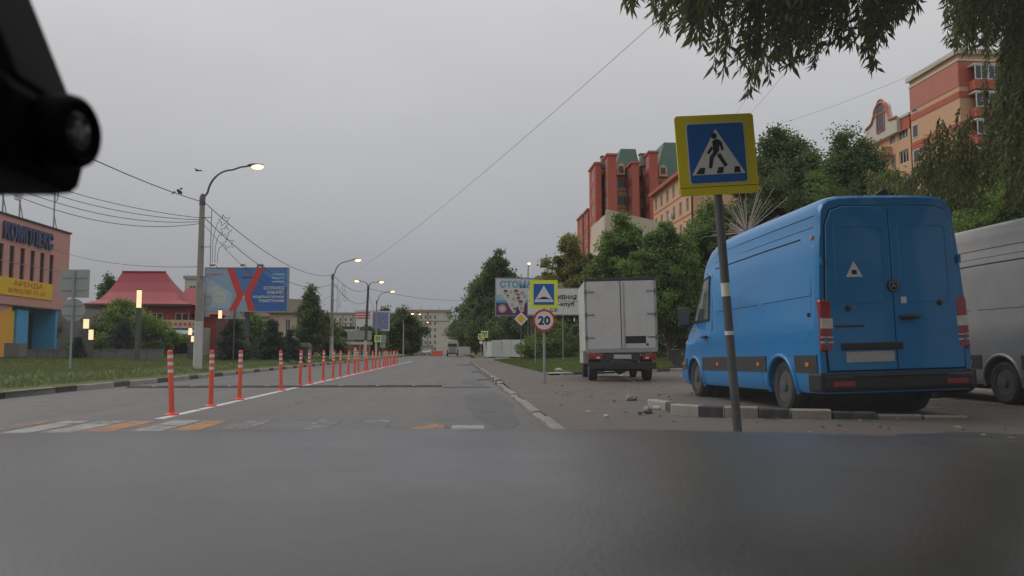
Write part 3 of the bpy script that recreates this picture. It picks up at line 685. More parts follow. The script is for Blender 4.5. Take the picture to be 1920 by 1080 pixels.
    for s in (-1, 1): MB().ell((s*.74, 5.62, 1.0), (.12, .18, .16), 14, 8).build('headlamp', 'lamp_clear', body, 60)
    # rear doors: two leaves, proud of the body with a dark gap between them
    MB().prism([(-.90,.56),(.90,.56),(.905,.80),(.88,1.6),(.835,2.40),(.76,2.60),(.62,2.65),(-.62,2.65),(-.76,2.60),(-.835,2.40),(-.88,1.6),(-.905,.80)], .016, front(0, .010, 0)).build('door_seal', 'seam', body)
    for s in (-1, 1):
        pts = [(.006, .58), (.875, .58), (.885, .80), (.868, 1.6), (.822, 2.40), (.75, 2.585), (.61, 2.635), (.006, 2.64)]
        if s < 0: pts = [(-x, z) for x, z in reversed(pts)]
        d = MB().prism(pts, .024, front(0, -.004, 0)).build('rear_door', paint, body, 30, bevel=.010)
        # pressed panel field of the door
        ip = rrect(.62, .96, .06, 5, .42*s, 1.96-.06)
        MB().tube([(x, -.0285, z) for x, z in ip+[ip[0]]], .0045, 5, False).build('pressed_border', paint, d, 60)
        for z in (.95, 1.95): MB().tube([(s*.905, -.028, z-.05), (s*.905, -.028, z+.05)], .018, 8).build('hinge', paint, d, 50)
    if rear_detail:
        st = MB().prism([(-.11, 0), (.11, 0), (0, .2)], .003, front(-.49, -.0285, 1.74)).build('triangle_sticker', 'sign_white', body)
        MB().box((0, 0, 0), (.065, .002, .055)).build('sticker_print', 'ink', st, loc=(-.49, -.0335, 1.80))
        em = MB().lathe([(.078, 0), (.078, .015), (.066, .022)], 28, front(.0, -.028, 1.62)).build('badge', 'black_plastic', body, 40)
        MB().lathe([(.062, 0), (.062, .004), (.053, .004), (.053, 0)], 28, front(.0, -.0505, 1.62), False).build('badge_ring', 'steel', em)
        b = MB()
        for a in (90, 210, 330):
            c = Vector((math.cos(R(a)), math.sin(R(a)))); sd_ = Vector((-c.y, c.x)); b.prism([tuple(sd_*.009), tuple(c*.058), tuple(-sd_*.009)], .003, front(0, -.0505, 1.62))
        b.build('badge_star', 'steel', em)
        MB().b(.095, .165, -.034, -.028, 1.40, 1.48).build('sticker', 'sign_white', body)
        h = MB().tube([(.06, -.03, 1.23), (.10, -.06, 1.22), (.26, -.065, 1.225), (.33, -.035, 1.235)], [.02, .03, .026, .016], 8).build('rear_handle', 'black_plastic', body, 50)
        for x, z in ((-.60, 1.35), (.60, 1.40)): MB().lathe([(.035, 0), (.035, .012), (.02, .02)], 18, front(x, -.028, z)).build('lock', 'black_plastic', body, 40)
        MB().b(-.78, -.40, -.031, -.028, 1.115, 1.14).build('model_badge', 'dark_plastic', body)
        MB().b(-.72, .08, -.05, -.02, .83, .92).build('plate_lamp_bar', 'black_plastic', body, bevel=.015)
        MB().b(-.66, -.04, -.036, -.028, .68, .81).build('number_plate', 'plate_blank', body)
    bp = MB().b(-.97, .97, -.075, .16, .32, .545).build('rear_bumper', 'black_plastic', body, bevel=.05)
    MB().b(-.60, .60, -.095, -.05, .50, .535).build('bumper_step', 'dark_plastic', bp, bevel=.01)
    for s in (-1, 1):
        MB().b(s*.73-.14, s*.73+.14, -.082, -.07, .39, .45).build('reflector', 'lamp_red', bp)
        MB().b(s*.955-.06, s*.955+.06, -.05, .30, .32, .56).build('bumper_corner', 'black_plastic', bp, bevel=.03)
    MB().prism([(-.16, 0), (.16, 0), (.15, .14), (.10, .17)], .07, front(.12, .45, H-.02)).build('roof_fin', 'black_plastic', body, bevel=.01)
    MB().b(-.80, .80, .3, 5.4, .22, .34).build('underbody', 'underbody', t)
    MB().tube([(-.62, RA, .34), (.62, RA, .34)], .07, 10).build('rear_axle', 'frame_black', t)
    MB().ell((-.1, RA, .34), (.16, .17, .15), 12, 8).build('differential', 'frame_black', t, 60)
    MB().tube([(.45, -.02, .27), (.45, .5, .27), (.40, 1.0, .30)], .04, 10).build('exhaust_pipe', 'frame_black', t, 60)
    MB().tube([(-.55, .42, .31), (.30, .42, .31)], .15, 12).build('spare_wheel_carrier', 'rubber', t, 60)
    for ya in (RA, FA):
        for s in (-1, 1):
            wheel(t, (s*.85, ya, .343), .343, .235, s)
            MB().box((s*.85, ya-.47, .36), (.24, .012, .34), rx=R(8)).build('mudflap', 'rubber', t)
    for ya in (RA, FA): MB().lathe([(.43, -.72), (.43, .72)], 28, Matrix.Translation((0, ya, .34)) @ Matrix.Rotation(R(90), 4, 'Y'), True).build('wheel_well', 'underbody', t)
    return t
rw = G(1479, 771, LZ)                         # contact of the blue van's left rear wheel
vh = R(1.9)
fx, fy = -math.sin(vh), math.cos(vh)          # heading
rxv, ryv = math.cos(vh), math.sin(vh)
o_ = rw + Vector((rxv, ryv, 0))*.90*1.05 - Vector((fx, fy, 0))*1.16
van('tall blue panel van parked behind the pedestrian crossing sign', 'paint_blue', (o_.x, o_.y, LZ), vh, 2.80, R(-.8), R(-1.5)).scale = (1.05, 1.02, 1.035)
rw2 = G(1889, 758, LZ)
o2 = rw2 + Vector((.9*1.03, 0, 0)) - Vector((0, 1.14, 0))
v2 = van('high silver panel van parked on the far side of the blue van', 'paint_silver', (o2.x, o2.y, LZ), R(1.0), 3.0, 0, 0, False)
# ---- white box truck seen from behind
tr = G(1103, 713.5, LZ)
tk = thing('box_truck', 'white box truck with closed rear doors parked by the lawn', 'truck', (tr.x+.83, tr.y-.85, LZ), (0, 0, R(-5.6)))
tk.scale = (.94, .94, .96)
bxm = link('cargo_box', None, tk)
TW, TZ0, TZ1 = 2.08, .90, 2.99
bpy.data.objects.remove(bxm)
bxo = MB().b(-TW/2, TW/2, .03, 3.7, TZ0, TZ1).build('cargo_box', 'paint_white', tk, bevel=.02)
bxo.rotation_euler = (0, R(-1.2), 0)
for s in (-1, 1):
    x0, x1 = (-TW/2+.035, -.006) if s < 0 else (.006, TW/2-.035)
    d = MB().b(x0, x1, -.02, .028, TZ0+.05, TZ1-.06).build('rear_door', 'paint_white', bxo, bevel=.008)
    for z in (1.28, 1.95, 2.62):
        MB().box((s*(TW/2-.11), -.028, z), (.30, .012, .035)).build('hinge_strap', 'steel', d); MB().tube([(s*(TW/2-.005), -.03, z-.07), (s*(TW/2-.005), -.03, z+.07)], .018, 8).build('hinge_pin', 'post_steel', d)
    MB().b(s*TW/2-.03, s*TW/2+.03, -.012, .06, TZ0, TZ1).build('corner_post', 'galv', bxo, bevel=.006)
    tl = MB().b(s*.80-.20, s*.80+.20, -.03, .06, .64, .80).build('tail_lamp', 'lamp_red', tk, bevel=.015)
    MB().b(s*.72-.05, s*.72+.05, -.036, 0, .66, .72).build('lens', 'lamp_clear', tl)
    MB().box((s*.78, .62, .52), (.36, .012, .42)).build('mudflap', 'rubber', tk)
    for y in (.90, 4.35): wheel(tk, (s*.83, y, .335), .335, .22 if y > 2 else .26, s)
    MB().b(s*.42-.05, s*.42+.05, .08, 4.4, .55, .72).build('chassis_rail', 'frame_black', tk)
MB().b(-TW/2-.02, TW/2+.02, -.022, .07, TZ1-.065, TZ1+.035).build('top_rail', 'dark_plastic', bxo, bevel=.008)
MB().b(-TW/2-.01, TW/2+.01, -.022, .07, TZ0-.06, TZ0+.045).build('sill_rail', 'galv', bxo, bevel=.006)
MB().b(-.008, .012, -.026, -.018, TZ0+.05, TZ1-.07).build('door_gap', 'seam', bxo)
MB().tube([(.10, -.04, TZ0+.07), (.10, -.04, TZ1-.1)], .014, 8).build('locking_bar', 'galv', bxo)
MB().b(.12, .72, -.026, -.019, 1.10, 1.31).build('dark_notice', 'ink', bxo); MB().b(.72, .80, -.026, -.019, 1.03, 1.09).build('sticker', 'dark_plastic', bxo)
MB().b(-.99, .99, -.08, .02, .36, .56).build('under_run_bar', 'frame_black', tk, bevel=.015)
MB().b(-.55, .52, .0, .03, .60, .84).build('plate_panel', 'dark_plastic', tk)
MB().b(-.26, .26, -.012, -.002, .66, .78).build('number_plate', 'plate_blank', tk)
MB().tube([(-.72, .9, .335), (.72, .9, .335)], .06, 10).build('rear_axle', 'frame_black', tk); MB().ell((0, .9, .33), (.15, .16, .15), 12, 8).build('differential', 'frame_black', tk, 60)
cb = MB(); cp = [(3.85, .45), (5.5, .45), (5.55, .95), (5.2, 1.25), (4.95, 1.38), (4.5, 2.05), (3.85, 2.12)]
cb.add([(x, y, z) for x in (-.96, .96) for y, z in cp], [tuple(range(7)), tuple(range(13, 6, -1))] + [(i, 7+i, 7+(i+1) % 7, (i+1) % 7) for i in range(7)])
cab = cb.build('cab', 'paint_white', tk, bevel=.05)
for s in (-1, 1):
    MB().add([(s*.965, 4.0, 1.4), (s*.965, 4.85, 1.4), (s*.965, 4.45, 1.95), (s*.965, 4.0, 1.98)], [(0, 1, 2, 3)]).build('side_window', 'glass_dark', cab)
    MB().box((s*1.16, 4.75, 1.6), (.16, .08, .34)).build('mirror', 'black_plastic', cab, bevel=.02); MB().box((s*1.03, 4.78, 1.6), (.16, .03, .03)).build('mirror_arm', 'black_plastic', cab)
# ---- small white bus far down the road
bp_ = G(848, 668.6)
bs = thing('bus', 'small white bus driving away far down the road', 'bus', (bp_.x, 148, 0))
b = MB(); prf = [(-1.12, .45), (-1.14, 1.2), (-1.10, 2.3), (-1.0, 2.75), (-.8, 2.95), (.8, 2.95), (1.0, 2.75), (1.10, 2.3), (1.14, 1.2), (1.12, .45)]
b.add([(x, y, z) for y in (0, 7) for x, z in prf], [tuple(range(10)), tuple(range(19, 9, -1))] + [(i, 10+i, 10+(i+1) % 10, (i+1) % 10) for i in range(10)])
bb = b.build('body', 'paint_white', bs, bevel=.08)
MB().b(-.80, .80, -.02, .02, 1.75, 2.35).build('rear_window', 'glass_dark', bb); MB().b(-1.08, 1.08, -.10, .1, .42, .68).build('rear_bumper', 'dark_plastic', bb)
MB().b(-.6, .6, -.03, 0, .75, 1.65).build('rear_hatch', 'galv', bb)
for s in (-1, 1):
    MB().b(s*.95-.1, s*.95+.1, -.03, .02, .8, 1.2).build('tail_lamp', 'lamp_red', bb)
    for y in (1.6, 5.4): wheel(bs, (s*.95, y, .42), .42, .26, s)
# ================================================================== STREET FURNITURE
mat('lamp_glow', (1, .85, .6), .4, 0, emit=((1, .40, .13), 7)); mat('lamp_warm', (1, .9, .6), .4, 0, emit=((1, .68, .38), 1.0))
mat('lamp_body', (.10, .10, .105), .5, .1); mat('pole_concrete', (.30, .28, .25), .9, .12, 4, bump=.4, dirt=.6, dirtcol=(.14, .13, .12))
mat('pole_dark', (.085, .075, .07), .85, .2, 4, dirt=.4)
def street_lamp(label, X, Y, z0, H, arms, rb=.15, rt=.095, m='pole_concrete', white=True, lean=0, topsteel=1.3, group='street lamps along the road'):
    """tapered pole with curved steel bracket(s); arms: list of (dx, dy) of each lamp head"""
    t = thing('street_lamp', label, 'street lamp', (X, Y, z0), (0, R(lean), 0), group)
    zc = H-topsteel
    MB().tube([(0, 0, -.2), (0, 0, zc*.5), (0, 0, zc)], [rb, (rb+rt)/2, rt], 14).build('pole', m, t, 40)
    if white: MB().tube([(0, 0, .0), (0, 0, 1.9)], [rb+.006, rb-.004], 14).build('whitewashed_foot', 'whitewash', t, 40)
    MB().tube([(0, 0, zc-.35), (0, 0, zc), (0, 0, zc+.12)], [rt+.02, rt+.015, .05], 12).build('collar', 'post_steel', t, 40)
    for dx, dy in arms:
        q = []
        for i in range(11):
            a = R(9*i); q.append((dx*(.16+.84*(1-math.cos(a)))*.62 if i else 0, dy*(1-math.cos(a))*.6, zc + topsteel*.86*math.sin(a)))
        q[0] = (0, 0, zc-.1); q += [(dx*.8, dy*.8, H-.06), (dx, dy, H)]
        br = MB().tube(q, [.045]*6+[.036]*(len(q)-6), 8).build('bracket', 'post_steel', t, 50)
        an = math.atan2(dy, dx); mt = Matrix.Translation((dx, dy, H)) @ Matrix.Rotation(an, 4, 'Z')
        hd = MB().ell((.22, 0, .03), (.34, .12, .075), 14, 8, mt).build('lamp_head', 'lamp_body', t, 60)
        MB().ell((.30, 0, -.03), (.25, .13, .11), 14, 8, mt).build('lamp_glass', 'lamp_glow', hd, 60)
    return t
L1 = XP(370, 688, -10.3); L1y = L1.y
p2 = XP(621, 672, -10.3); L2y = p2.y
zl = lambda y: zleft(-10.3, y)
street_lamp('concrete lamp post with glowing arched lamp and three star decoration', -10.3, L1y, zl(0), 8.25, [(1.85, .0)], .165, .10)
street_lamp('concrete lamp post with arched lamp between blue billboard and leaning pole', -10.3, L2y, zl(0), 8.3, [(1.75, 0)], .16, .10)
p3 = XP(684, 670, -10.3)
street_lamp('leaning dark pole with two lamps on a short crossarm', -10.3, p3.y, zl(0), 8.6, [(-1.0, 0), (1.15, 0)], .17, .12, 'pole_dark', True, 2.0, .5)
p4 = XP(705, 668, -10.3)
street_lamp('slim lamp post carrying a yellow crossing sign', -10.3, p4.y, zl(0), 8.4, [(1.7, 0)], .13, .08)
for lb, px, py, Y in (('pale far lamp post beside the tall willow', 757, 588, 140), ('distant lamp post before the cream apartment block', 775, 589, 190), ('farthest lamp post with a tiny glowing lamp', 792, 604, 240)):
    a = P(px, py, Y); street_lamp(lb, a.x, Y, .2, a.z-.2, [(1.2, 0)], .13, .08, 'concrete', False)
a = P(990, 496, 78); street_lamp('slim steel lamp post rising behind the dentist billboard', a.x, 78, .2, a.z-.2, [(.0, -.9)], .09, .05, 'post_steel', False, 0, 1.3)
# festive ornament on the near lamp post: steel frame with three outlined stars
def star_ornament(label, X, Y, z):
    t = thing('star_ornament', label, 'ornament', (X, Y, z))
    MB().tube([(.28, -.05, -.9), (.28, -.05, 2.0)], .018, 6).build('upright', 'galv', t, 60)
    for zz in (-.7, .5, 1.7): MB().tube([(-.12, 0, zz), (.30, -.05, zz)], .014, 6).build('clamp', 'post_steel', t)
    for i, (x, zz, r_, an) in enumerate(((.78, 1.57, .25, 12), (.85, 1.13, .25, -8), (.96, .64, .26, 15))):
        pts = []
        for k in range(11):
            a = R(90+an+36*k); rr = r_ if k % 2 == 0 else r_*.45; pts.append((x+rr*math.cos(a), -.05, zz+rr*math.sin(a)))
        MB().tube(pts, .018, 5).build('star', 'galv', t, 60)
        x0 = .36+.10*i
        MB().tube([(x0, -.05, -.15), (x0+.005, -.05, .25*(3-i)), (x0+.06, -.05, zz*.7), (x0+.16, -.05, zz-.10), (x-.16, -.05, zz-.04)], .013, 5).build('stem', 'galv', t, 60)
    return t
star_ornament('grey outlined star ornament strapped to the lamp post by the red roofed house', -10.15, L1y-.12, P(400, 487, L1y).z)
star_ornament('grey outlined star ornament on the lamp post past the blue billboard', -10.15, L2y-.12, P(630, 575, L2y).z)
# ---- cables
z1a = P(378, 380, L1y).z; z1b = P(378, 408, L1y).z; z2a = P(621, 516, L2y).z; z2b = P(621, 531, L2y).z; z3 = P(690, 541, p3.y).z
Xc = -10.2
cable('single cable running from the star decorated lamp post towards the black dashcam', (Xc, -2, 7.5), (Xc, L1y, z1a), .95)
birdpt = XP(333, 366, Xc)
cable('upper cable between the star decorated lamp post and the next one', (Xc, L1y, z1a), (Xc, L2y, z2a), .95)
cable('lower cable between the star decorated lamp post and the next one', (Xc, L1y, z1b), (Xc, L2y, z2b), 1.3)
cable('thin sagging cable just below the lower cable', (Xc, L1y, z1b-.3), (Xc, L2y, z2b-.9), 1.7, .01)
for i in range(4):
    q = P(-60, 292+i*11, 30-1.2*i); cable(['uppermost', 'second highest', 'second lowest', 'lowest'][i]+' cable of the bundle reaching the star decorated lamp post', (q.x, q.y, q.z), (Xc-.1, L1y, z1b-.02-.07*i), .35+.12*i, .012, 'cable bundle at the lamp post')
q = P(125, 467, 51); cable('thin cable from the pink building to the lamp post', (-25, 51, q.z), (Xc-.1, L1y, P(372, 500, L1y).z), .35, .011)
cable('upper cable between the second lamp post and the leaning pole', (Xc, L2y, z2a), (Xc+.2, p3.y, z3), .75, .02)
cable('lower cable between the second lamp post and the leaning pole', (Xc, L2y, z2b), (Xc+.1, p3.y, z3-1.4), .9, .02)
q = P(885, 562, 128); cable('cable crossing the road from the leaning pole to the linden trees', (Xc+.2, p3.y, z3), (q.x, q.y, q.z), .55, .02)
cable('cable between the leaning pole and the slim lamp post', (Xc+.1, p3.y, z3-.1), (-10.3, p4.y, 5.6), .3, .016)
a, b_ = P(672, 505, p3.y), P(1330, -50, 24); cable('long thin cable rising from the leaning pole over the road', a, b_, .6, .009)
a, b_ = P(1402, 218, 60), P(1640, -90, 22); cable('thin wire leaving the upper right corner of the crossing sign for the willow', a, b_, .25, .008, 'thin wires over the lot')
a, b_ = P(1380, 215, 60), P(1520, -50, 24); cable('thin wire rising steeply from behind the top edge of the crossing sign', a, b_, .25, .008, 'thin wires over the lot')
a, b_ = P(1450, 235, 70), P(1800, 100, 40); cable('thin overhead wire slanting towards the tall striped tower', a, b_, .3, .009)
# ---- birds
mat('feather', (.05, .05, .055), .7, .3, 20)
def bird(label, loc, rz, flying=False):
    t = thing('bird', label, 'bird', loc, rz)
    if not flying:
        m = MB(); m.ell((0, 0, .10), (.055, .12, .065), 12, 8, Matrix.Rotation(R(-38), 4, 'X')); m.ell((0, .115, .20), (.036, .042, .038), 10, 7); m.tube([(0, .145, .197), (0, .185, .19)], [.012, .002], 6)
        m.tube([(0, -.09, .06), (0, -.2, -.03)], [.035, .02], 6); m.build('body', 'feather', t, 60)
        for s in (-1, 1): MB().tube([(s*.02, .02, .06), (s*.02, .03, 0)], .006, 5).build('leg', 'feather', t)
    else:
        m = MB(); m.ell((0, 0, 0), (.055, .15, .055), 12, 8); m.ell((0, .16, .02), (.038, .045, .036), 10, 7); m.tube([(0, .19, .015), (0, .235, .01)], [.012, .002], 6); m.tube([(0, -.12, 0), (0, -.27, .0)], [.035, .045], 6); m.build('body', 'feather', t, 60)
        for s in (-1, 1):
            MB().add([(s*.03, .08, .02), (s*.28, .10, .10), (s*.48, -.02, .02), (s*.30, -.07, .08), (s*.03, -.07, .02)], [(0, 1, 2, 3, 4)]).build('wing', 'feather', t)
    return t
tb = (birdpt.y+2)/(L1y+2); bird('dark pigeon perched on the cable left of the lamp post', (Xc, birdpt.y, 7.5+(z1a-7.5)*tb-4*.95*tb*(1-tb)+.014), R(-60))
q = P(371, 320, 30); bird('dark bird flying beside the near lamp post', q, R(70), True).scale = (.55,)*3
# ---- road signs
def plate_poly(parent, name, poly, m, x, y, z, d=.004): return MB().prism(poly, d, front(x, y, z)).build(name, m, parent)
def tri(w_, h): return [(-w_/2, -h/2), (w_/2, -h/2), (0, h/2)]
# pedestrian crossing sign on its leaning pole
pb = G(1383.5, 813, LZ); YS = pb.y
t = thing('crossing_sign', 'large pedestrian crossing sign with yellow border on a leaning grey pole', 'road sign', (pb.x, pb.y, LZ), (R(1.5), R(-4.3), R(2)))
sg = P(1337, 296, YS); dz = sg.z-LZ
MB().tube([(0, 0, -.2), (0, 0, dz+.36)], .045, 16).build('pole', 'post_steel', t, 40)
for z0, z1 in ((1.42, 1.56), (1.02, 1.06)): MB().tube([(0, 0, z0), (0, 0, z1)], .0462, 16).build('paper_notice', 'sign_white', t, 40)
S = .85; pl = link('sign_panel', None, t)
bpy.data.objects.remove(pl)
pan = MB().prism(rrect(S, S*.985, .035), .02, front(0, -.05, 0)).build('sign_panel', 'sign_yellow', t, loc=(.0, 0, dz+.01), bevel=.003)
plate_poly(pan, 'white_edge', rrect(.630, .640, .03), 'sign_white', 0, -.0705, .015); plate_poly(pan, 'blue_field', rrect(.606, .616, .028), 'sign_blue', 0, -.0755, .015)
plate_poly(pan, 'white_triangle', tri(.575, .475), 'sign_white', 0, -.0805, .028, .002)
man = [[(-.045, .112), (-.03, .13), (.0, .14), (.03, .132), (.056, .106), (.072, .024), (.044, .018), (.032, .085), (.02, .014), (-.044, -.06), (-.068, -.165), (-.104, -.165), (-.085, -.045), (-.042, .005)],
       [(-.006, -.032), (.03, -.008), (.102, -.138), (.068, -.156)], [(-.060, .066), (-.040, .043), (-.092, -.02), (-.112, .0)]]
for k, pts in enumerate(man): plate_poly(pan, 'walking_figure', pts, 'ink', .0, -.083, .02, .002)
MB().lathe([(.031, 0), (.031, .002)], 20, front(-.022, -.083, .02+.172)).build('walking_figure', 'ink', pan)
for x in (-.185, .015, .205): plate_poly(pan, 'zebra_bar', [(-.042-.02*(x < -.1), -.032), (.03-.0*(x < 0), -.032), (.042-.02*(x > .1), .032), (-.012-.02*(x > .1), .032)], 'ink', x, -.083, -.168, .002)
plate_poly(pan, 'panel_joint', [(-S/2+.004, -.003), (S/2-.004, -.003), (S/2-.004, .003), (-S/2+.004, .003)], 'ink', 0, -.0702, -.335, .001)
for z in (.2, -.22): MB().box((0, -.01, z), (.16, .11, .03)).build('clamp', 'galv', pan)
# 20 limit with hump sign above
pb = G(1021, 717.5, LZ); Y2 = pb.y
t = thing('hump_sign', 'speed hump sign on lime square above a round 20 limit sign', 'road sign', (pb.x, pb.y, LZ), (0, R(-.4), 0))
zc = P(1020, 601, Y2).z-LZ; zs = P(1020, 552, Y2).z-LZ
MB().tube([(0, 0, -.2), (0, 0, zs+.3)], .034, 12).build('pole', 'galv', t, 40)
pan = MB().prism(rrect(.755, .77, .02), .012, front(0, -.04, 0)).build('square_panel', 'sign_lime', t, loc=(0, 0, zs))
plate_poly(pan, 'white_edge', rrect(.575, .585, .02), 'sign_white', 0, -.0525, 0); plate_poly(pan, 'blue_field', rrect(.555, .565, .018), 'sign_blue', 0, -.057, 0); plate_poly(pan, 'white_triangle', tri(.54, .45), 'sign_white', 0, -.0615, .015, .002)
plate_poly(pan, 'hump_symbol', [(-.19, -.155), (.19, -.155), (.185, -.138), (.12, -.135), (.07, -.10), (0, -.085), (-.07, -.10), (-.12, -.135), (-.185, -.138)], 'ink', 0, -.064, .02, .002)
rd = MB().lathe([(.305, 0), (.305, .012)], 40, front(0, -.055, 0)).build('round_panel', 'sign_red', t, loc=(0, 0, zc)); MB().lathe([(.245, 0), (.245, .003)], 40, front(0, -.0675, 0)).build('white_field', 'sign_white', rd)
text('numerals', '20', .33, .24, 'ink', rd, (0, -.0712, -.12), bold=.035)
MB().lathe([(.07, -.01), (.06, .02)], 12).build('footing', 'concrete_dark', t)
# priority road sign turned on edge
q = P(977, 598, 43); t = thing('priority_sign', 'yellow diamond priority road sign left of the 20 sign', 'road sign', (q.x, 43, zright(q.x, 43)))
MB().tube([(0, 0, -.2), (0, 0, q.z-.1)], .03, 10).build('pole', 'post_steel', t)
s = .37; zz = q.z-zright(q.x, 43)
pan = MB().prism([(0, -s), (s, 0), (0, s), (-s, 0)], .012, front(0, -.045, 0)).build('panel', 'sign_white', t, loc=(0, 0, zz)); plate_poly(pan, 'yellow_field', [(0, -s*.66), (s*.66, 0), (0, s*.66), (-s*.66, 0)], 'priority_yellow', 0, -.0575, 0)
def small_crossing(label, px, py, Y, size, pole_to=None, extra=False, z0=.2, own_pole=True, group=None):
    q = P(px, py, Y); t = thing('crossing_sign', label, 'road sign', (q.x, Y, z0), 0, group)
    if own_pole: MB().tube([(0, 0, -.2), (0, 0, q.z-z0+size*.5)], .035, 8).build('pole', 'galv', t)
    pan = MB().prism(rrect(size, size, .03), .012, front(0, -.045, 0)).build('panel', 'sign_lime', t, loc=(0, 0, q.z-z0))
    plate_poly(pan, 'blue_field', rrect(size*.68, size*.68, .02), 'sign_blue', 0, -.0575, 0); plate_poly(pan, 'white_triangle', tri(size*.62, size*.54), 'sign_white', 0, -.062, .02, .002); plate_poly(pan, 'walking_figure', [(-.12*size, -.2*size), (.12*size, -.2*size), (.03*size, .12*size), (-.03*size, .12*size)], 'ink', 0, -.064, 0, .002)
    if extra:
        rd = MB().lathe([(.3, 0), (.3, .012)], 28, front(0, -.05, 0)).build('round_panel', 'sign_red', t, loc=(0, 0, q.z-z0-size*.5-.36)); MB().lathe([(.23, 0), (.23, .003)], 28, front(0, -.0625, 0)).build('white_field', 'sign_white', rd)
    return t
small_crossing('far yellow bordered crossing sign beside the white fence', 908.5, 627, 106, .90)
small_crossing('far yellow bordered sign with a round limit sign below, by the white fence', 902, 631.5, 108, .80, extra=True)
tt = small_crossing('yellow bordered crossing sign fixed to the slim lamp post', 708.5, 635, p4.y-.25, .85, own_pole=False)
MB().box((0, .06, 0), (.3, .22, .05)).build('bracket', 'galv', tt, loc=(0, 0, P(708, 635, p4.y-.25).z-.2))
# backs of signs facing the other lane
def back_sign(label, px, base_py, X, items, lean=0, pm='galv', rp=.032):
    q = XP(px, base_py, X); z0 = zleft(X, q.y); t = thing('sign_back', label, 'road sign', (X, q.y, z0), (0, R(lean), 0)); top = 0
    for kind, y0_, y1_, w_ in items:
        a, b_ = P(px, y0_, q.y).z-z0, P(px, y1_, q.y).z-z0; top = max(top, a); c = (a+b_)/2; wm = w_*q.y/FPX
        if kind == 'rect': o = MB().prism(rrect(wm, a-b_, .03), .012, front(0, .06, 0))
        elif kind == 'round': o = MB().lathe([(wm/2, 0), (wm/2, .012)], 32, front(0, .06, 0))
        else: o = MB().prism(tri(wm, a-b_), .012, front(0, .06, 0))
        pn = o.build('panel', 'sign_back', t, loc=(0, 0, c))
        for zz in (-.22, .22): MB().box((0, .035, zz*(a-b_)), (wm*.8, .02, .035)).build('stiffener', 'sign_back', pn)
    MB().tube([(0, 0, -.2), (0, 0, top-.02)], rp, 10).build('pole', pm, t, 40); return t
back_sign('grey back of a square sign above a round one before the pink building', 131, 694, -11.6, [('rect', 505, 558, 53), ('round', 560, 602, 42)])
back_sign('grey back of a triangular sign below the blue billboard', 437, 682, -10.8, [('tri', 578, 598, 42)], 0, 'post_steel')
back_sign('grey back of a round sign above a square one behind the lamp post', 378, 688, -10.75, [('round', 547, 577, 30), ('rect', 578, 594, 22)])
back_sign('grey backs of two small signs by the far willow', 717, 668, -9.9, [('rect', 628, 643, 12), ('rect', 644, 652, 10)])
# large direction board seen from behind
q0, q1 = P(651, 637, 96), P(697, 637, 96); top = P(651, 620, 96).z
t = thing('direction_board', 'back of a wide grey direction board on thin posts', 'road sign', ((q0.x+q1.x)/2, 96, .5))
W = q1.x-q0.x
for k in range(6): MB().b(-W/2+W/6*k+.01, -W/2+W/6*(k+1)-.01, -.02, .02, q0.z-.5, top-.5).build('board', 'sign_back', t)
for x in (-.38, .02, .4): MB().tube([(x*W, .05, -.2), (x*W, .05, top-.55)], .05, 8).build('post', 'galv', t)
# white oval marker by the leaning pole
q = P(666, 658, 75); t = thing('oval_marker', 'white oval marker board standing at the kerb by the leaning pole', 'marker', (q.x, 75, .3))
MB().prism([(.16*math.cos(R(a)), .45*math.sin(R(a))) for a in range(0, 360, 15)], .03, front(0, 0, .60)).build('board', 'sign_white', t); MB().tube([(0, .02, -.1), (0, .02, .4)], .03, 8).build('post', 'galv', t)
# ---- billboards
mat('bb_sky', (.30, .43, .58), .5, .06, .6); mat('bb_blue', (.035, .15, .46), .5, .1, .4); mat('bb_mid', (.085, .22, .52), .5, .1, .5); mat('bb_pale', (.40, .52, .62), .5, .08, .5)
mat('bb_red', (.68, .055, .05), .5, .06, 2); mat('bb_white', (.68, .70, .71), .5, .06, 1); mat('bb_purple', (.16, .03, .17), .5, .12, 1); mat('bb_cyan', (.10, .38, .60), .5, .1, 1); mat('bb_lightblue', (.36, .56, .68), .5, .1, 1)
mat('bb_cream', (.55, .58, .52), .6, .15, 3); mat('bb_skin', (.58, .40, .33), .6, .3, 8); mat('bb_green', (.03, .30, .14), .5, .1); mat('bb_violet', (.20, .22, .42), .6, .25, 1.2); mat('bb_deep', (.02, .06, .25), .5, .1)
def billboard(label, c, W, H, rz, ztop_, zbot, posts=(0,), pr=.16):
    t = thing('billboard', label, 'billboard', c, (0, 0, rz))
    fr = MB(); zb = zbot-c[2]; zt = ztop_-c[2]
    bd = MB().b(-W/2, W/2, 0, .25, zb, zt).build('board', 'bb_white', t, bevel=.02)
    for a in ((-W/2-.05, W/2+.05, -.03, .27, zt, zt+.06), (-W/2-.05, W/2+.05, -.03, .27, zb-.06, zb), (-W/2-.06, -W/2, -.03, .27, zb, zt), (W/2, W/2+.06, -.03, .27, zb, zt)): MB().b(*a).build('frame', 'galv', t)
    for x in posts: MB().tube([(x, .16+pr, -.3), (x, .16+pr, zb+.2)], pr, 12).build('post', 'post_steel', t, 40)
    return t, bd, zb, zt
def flat(parent, name, m, pts, y, W, H, zb):          # print given in 0..1 board coordinates
    return MB().prism([((u-.5)*W, v*H) for u, v in pts], .004, front(0, y, zb)).build(name, m, parent)
YB = 55; q0, q1, q2 = P(383, 583, YB), P(537, 583, YB), P(383, 499, YB); W = (q1.x-q0.x)*1.03; H = q2.z-q0.z-.12
t, bd, zb, zt = billboard('blue clinic billboard with a big red cross of bands', ((q0.x+q1.x)/2, YB, .6), W, H, R(-5), q2.z-.12, q0.z, (0,), .18)
H = zt-zb
def ff(n, m, pts, y=-.001): return flat(bd, n, m, pts, y, W, H, zb)
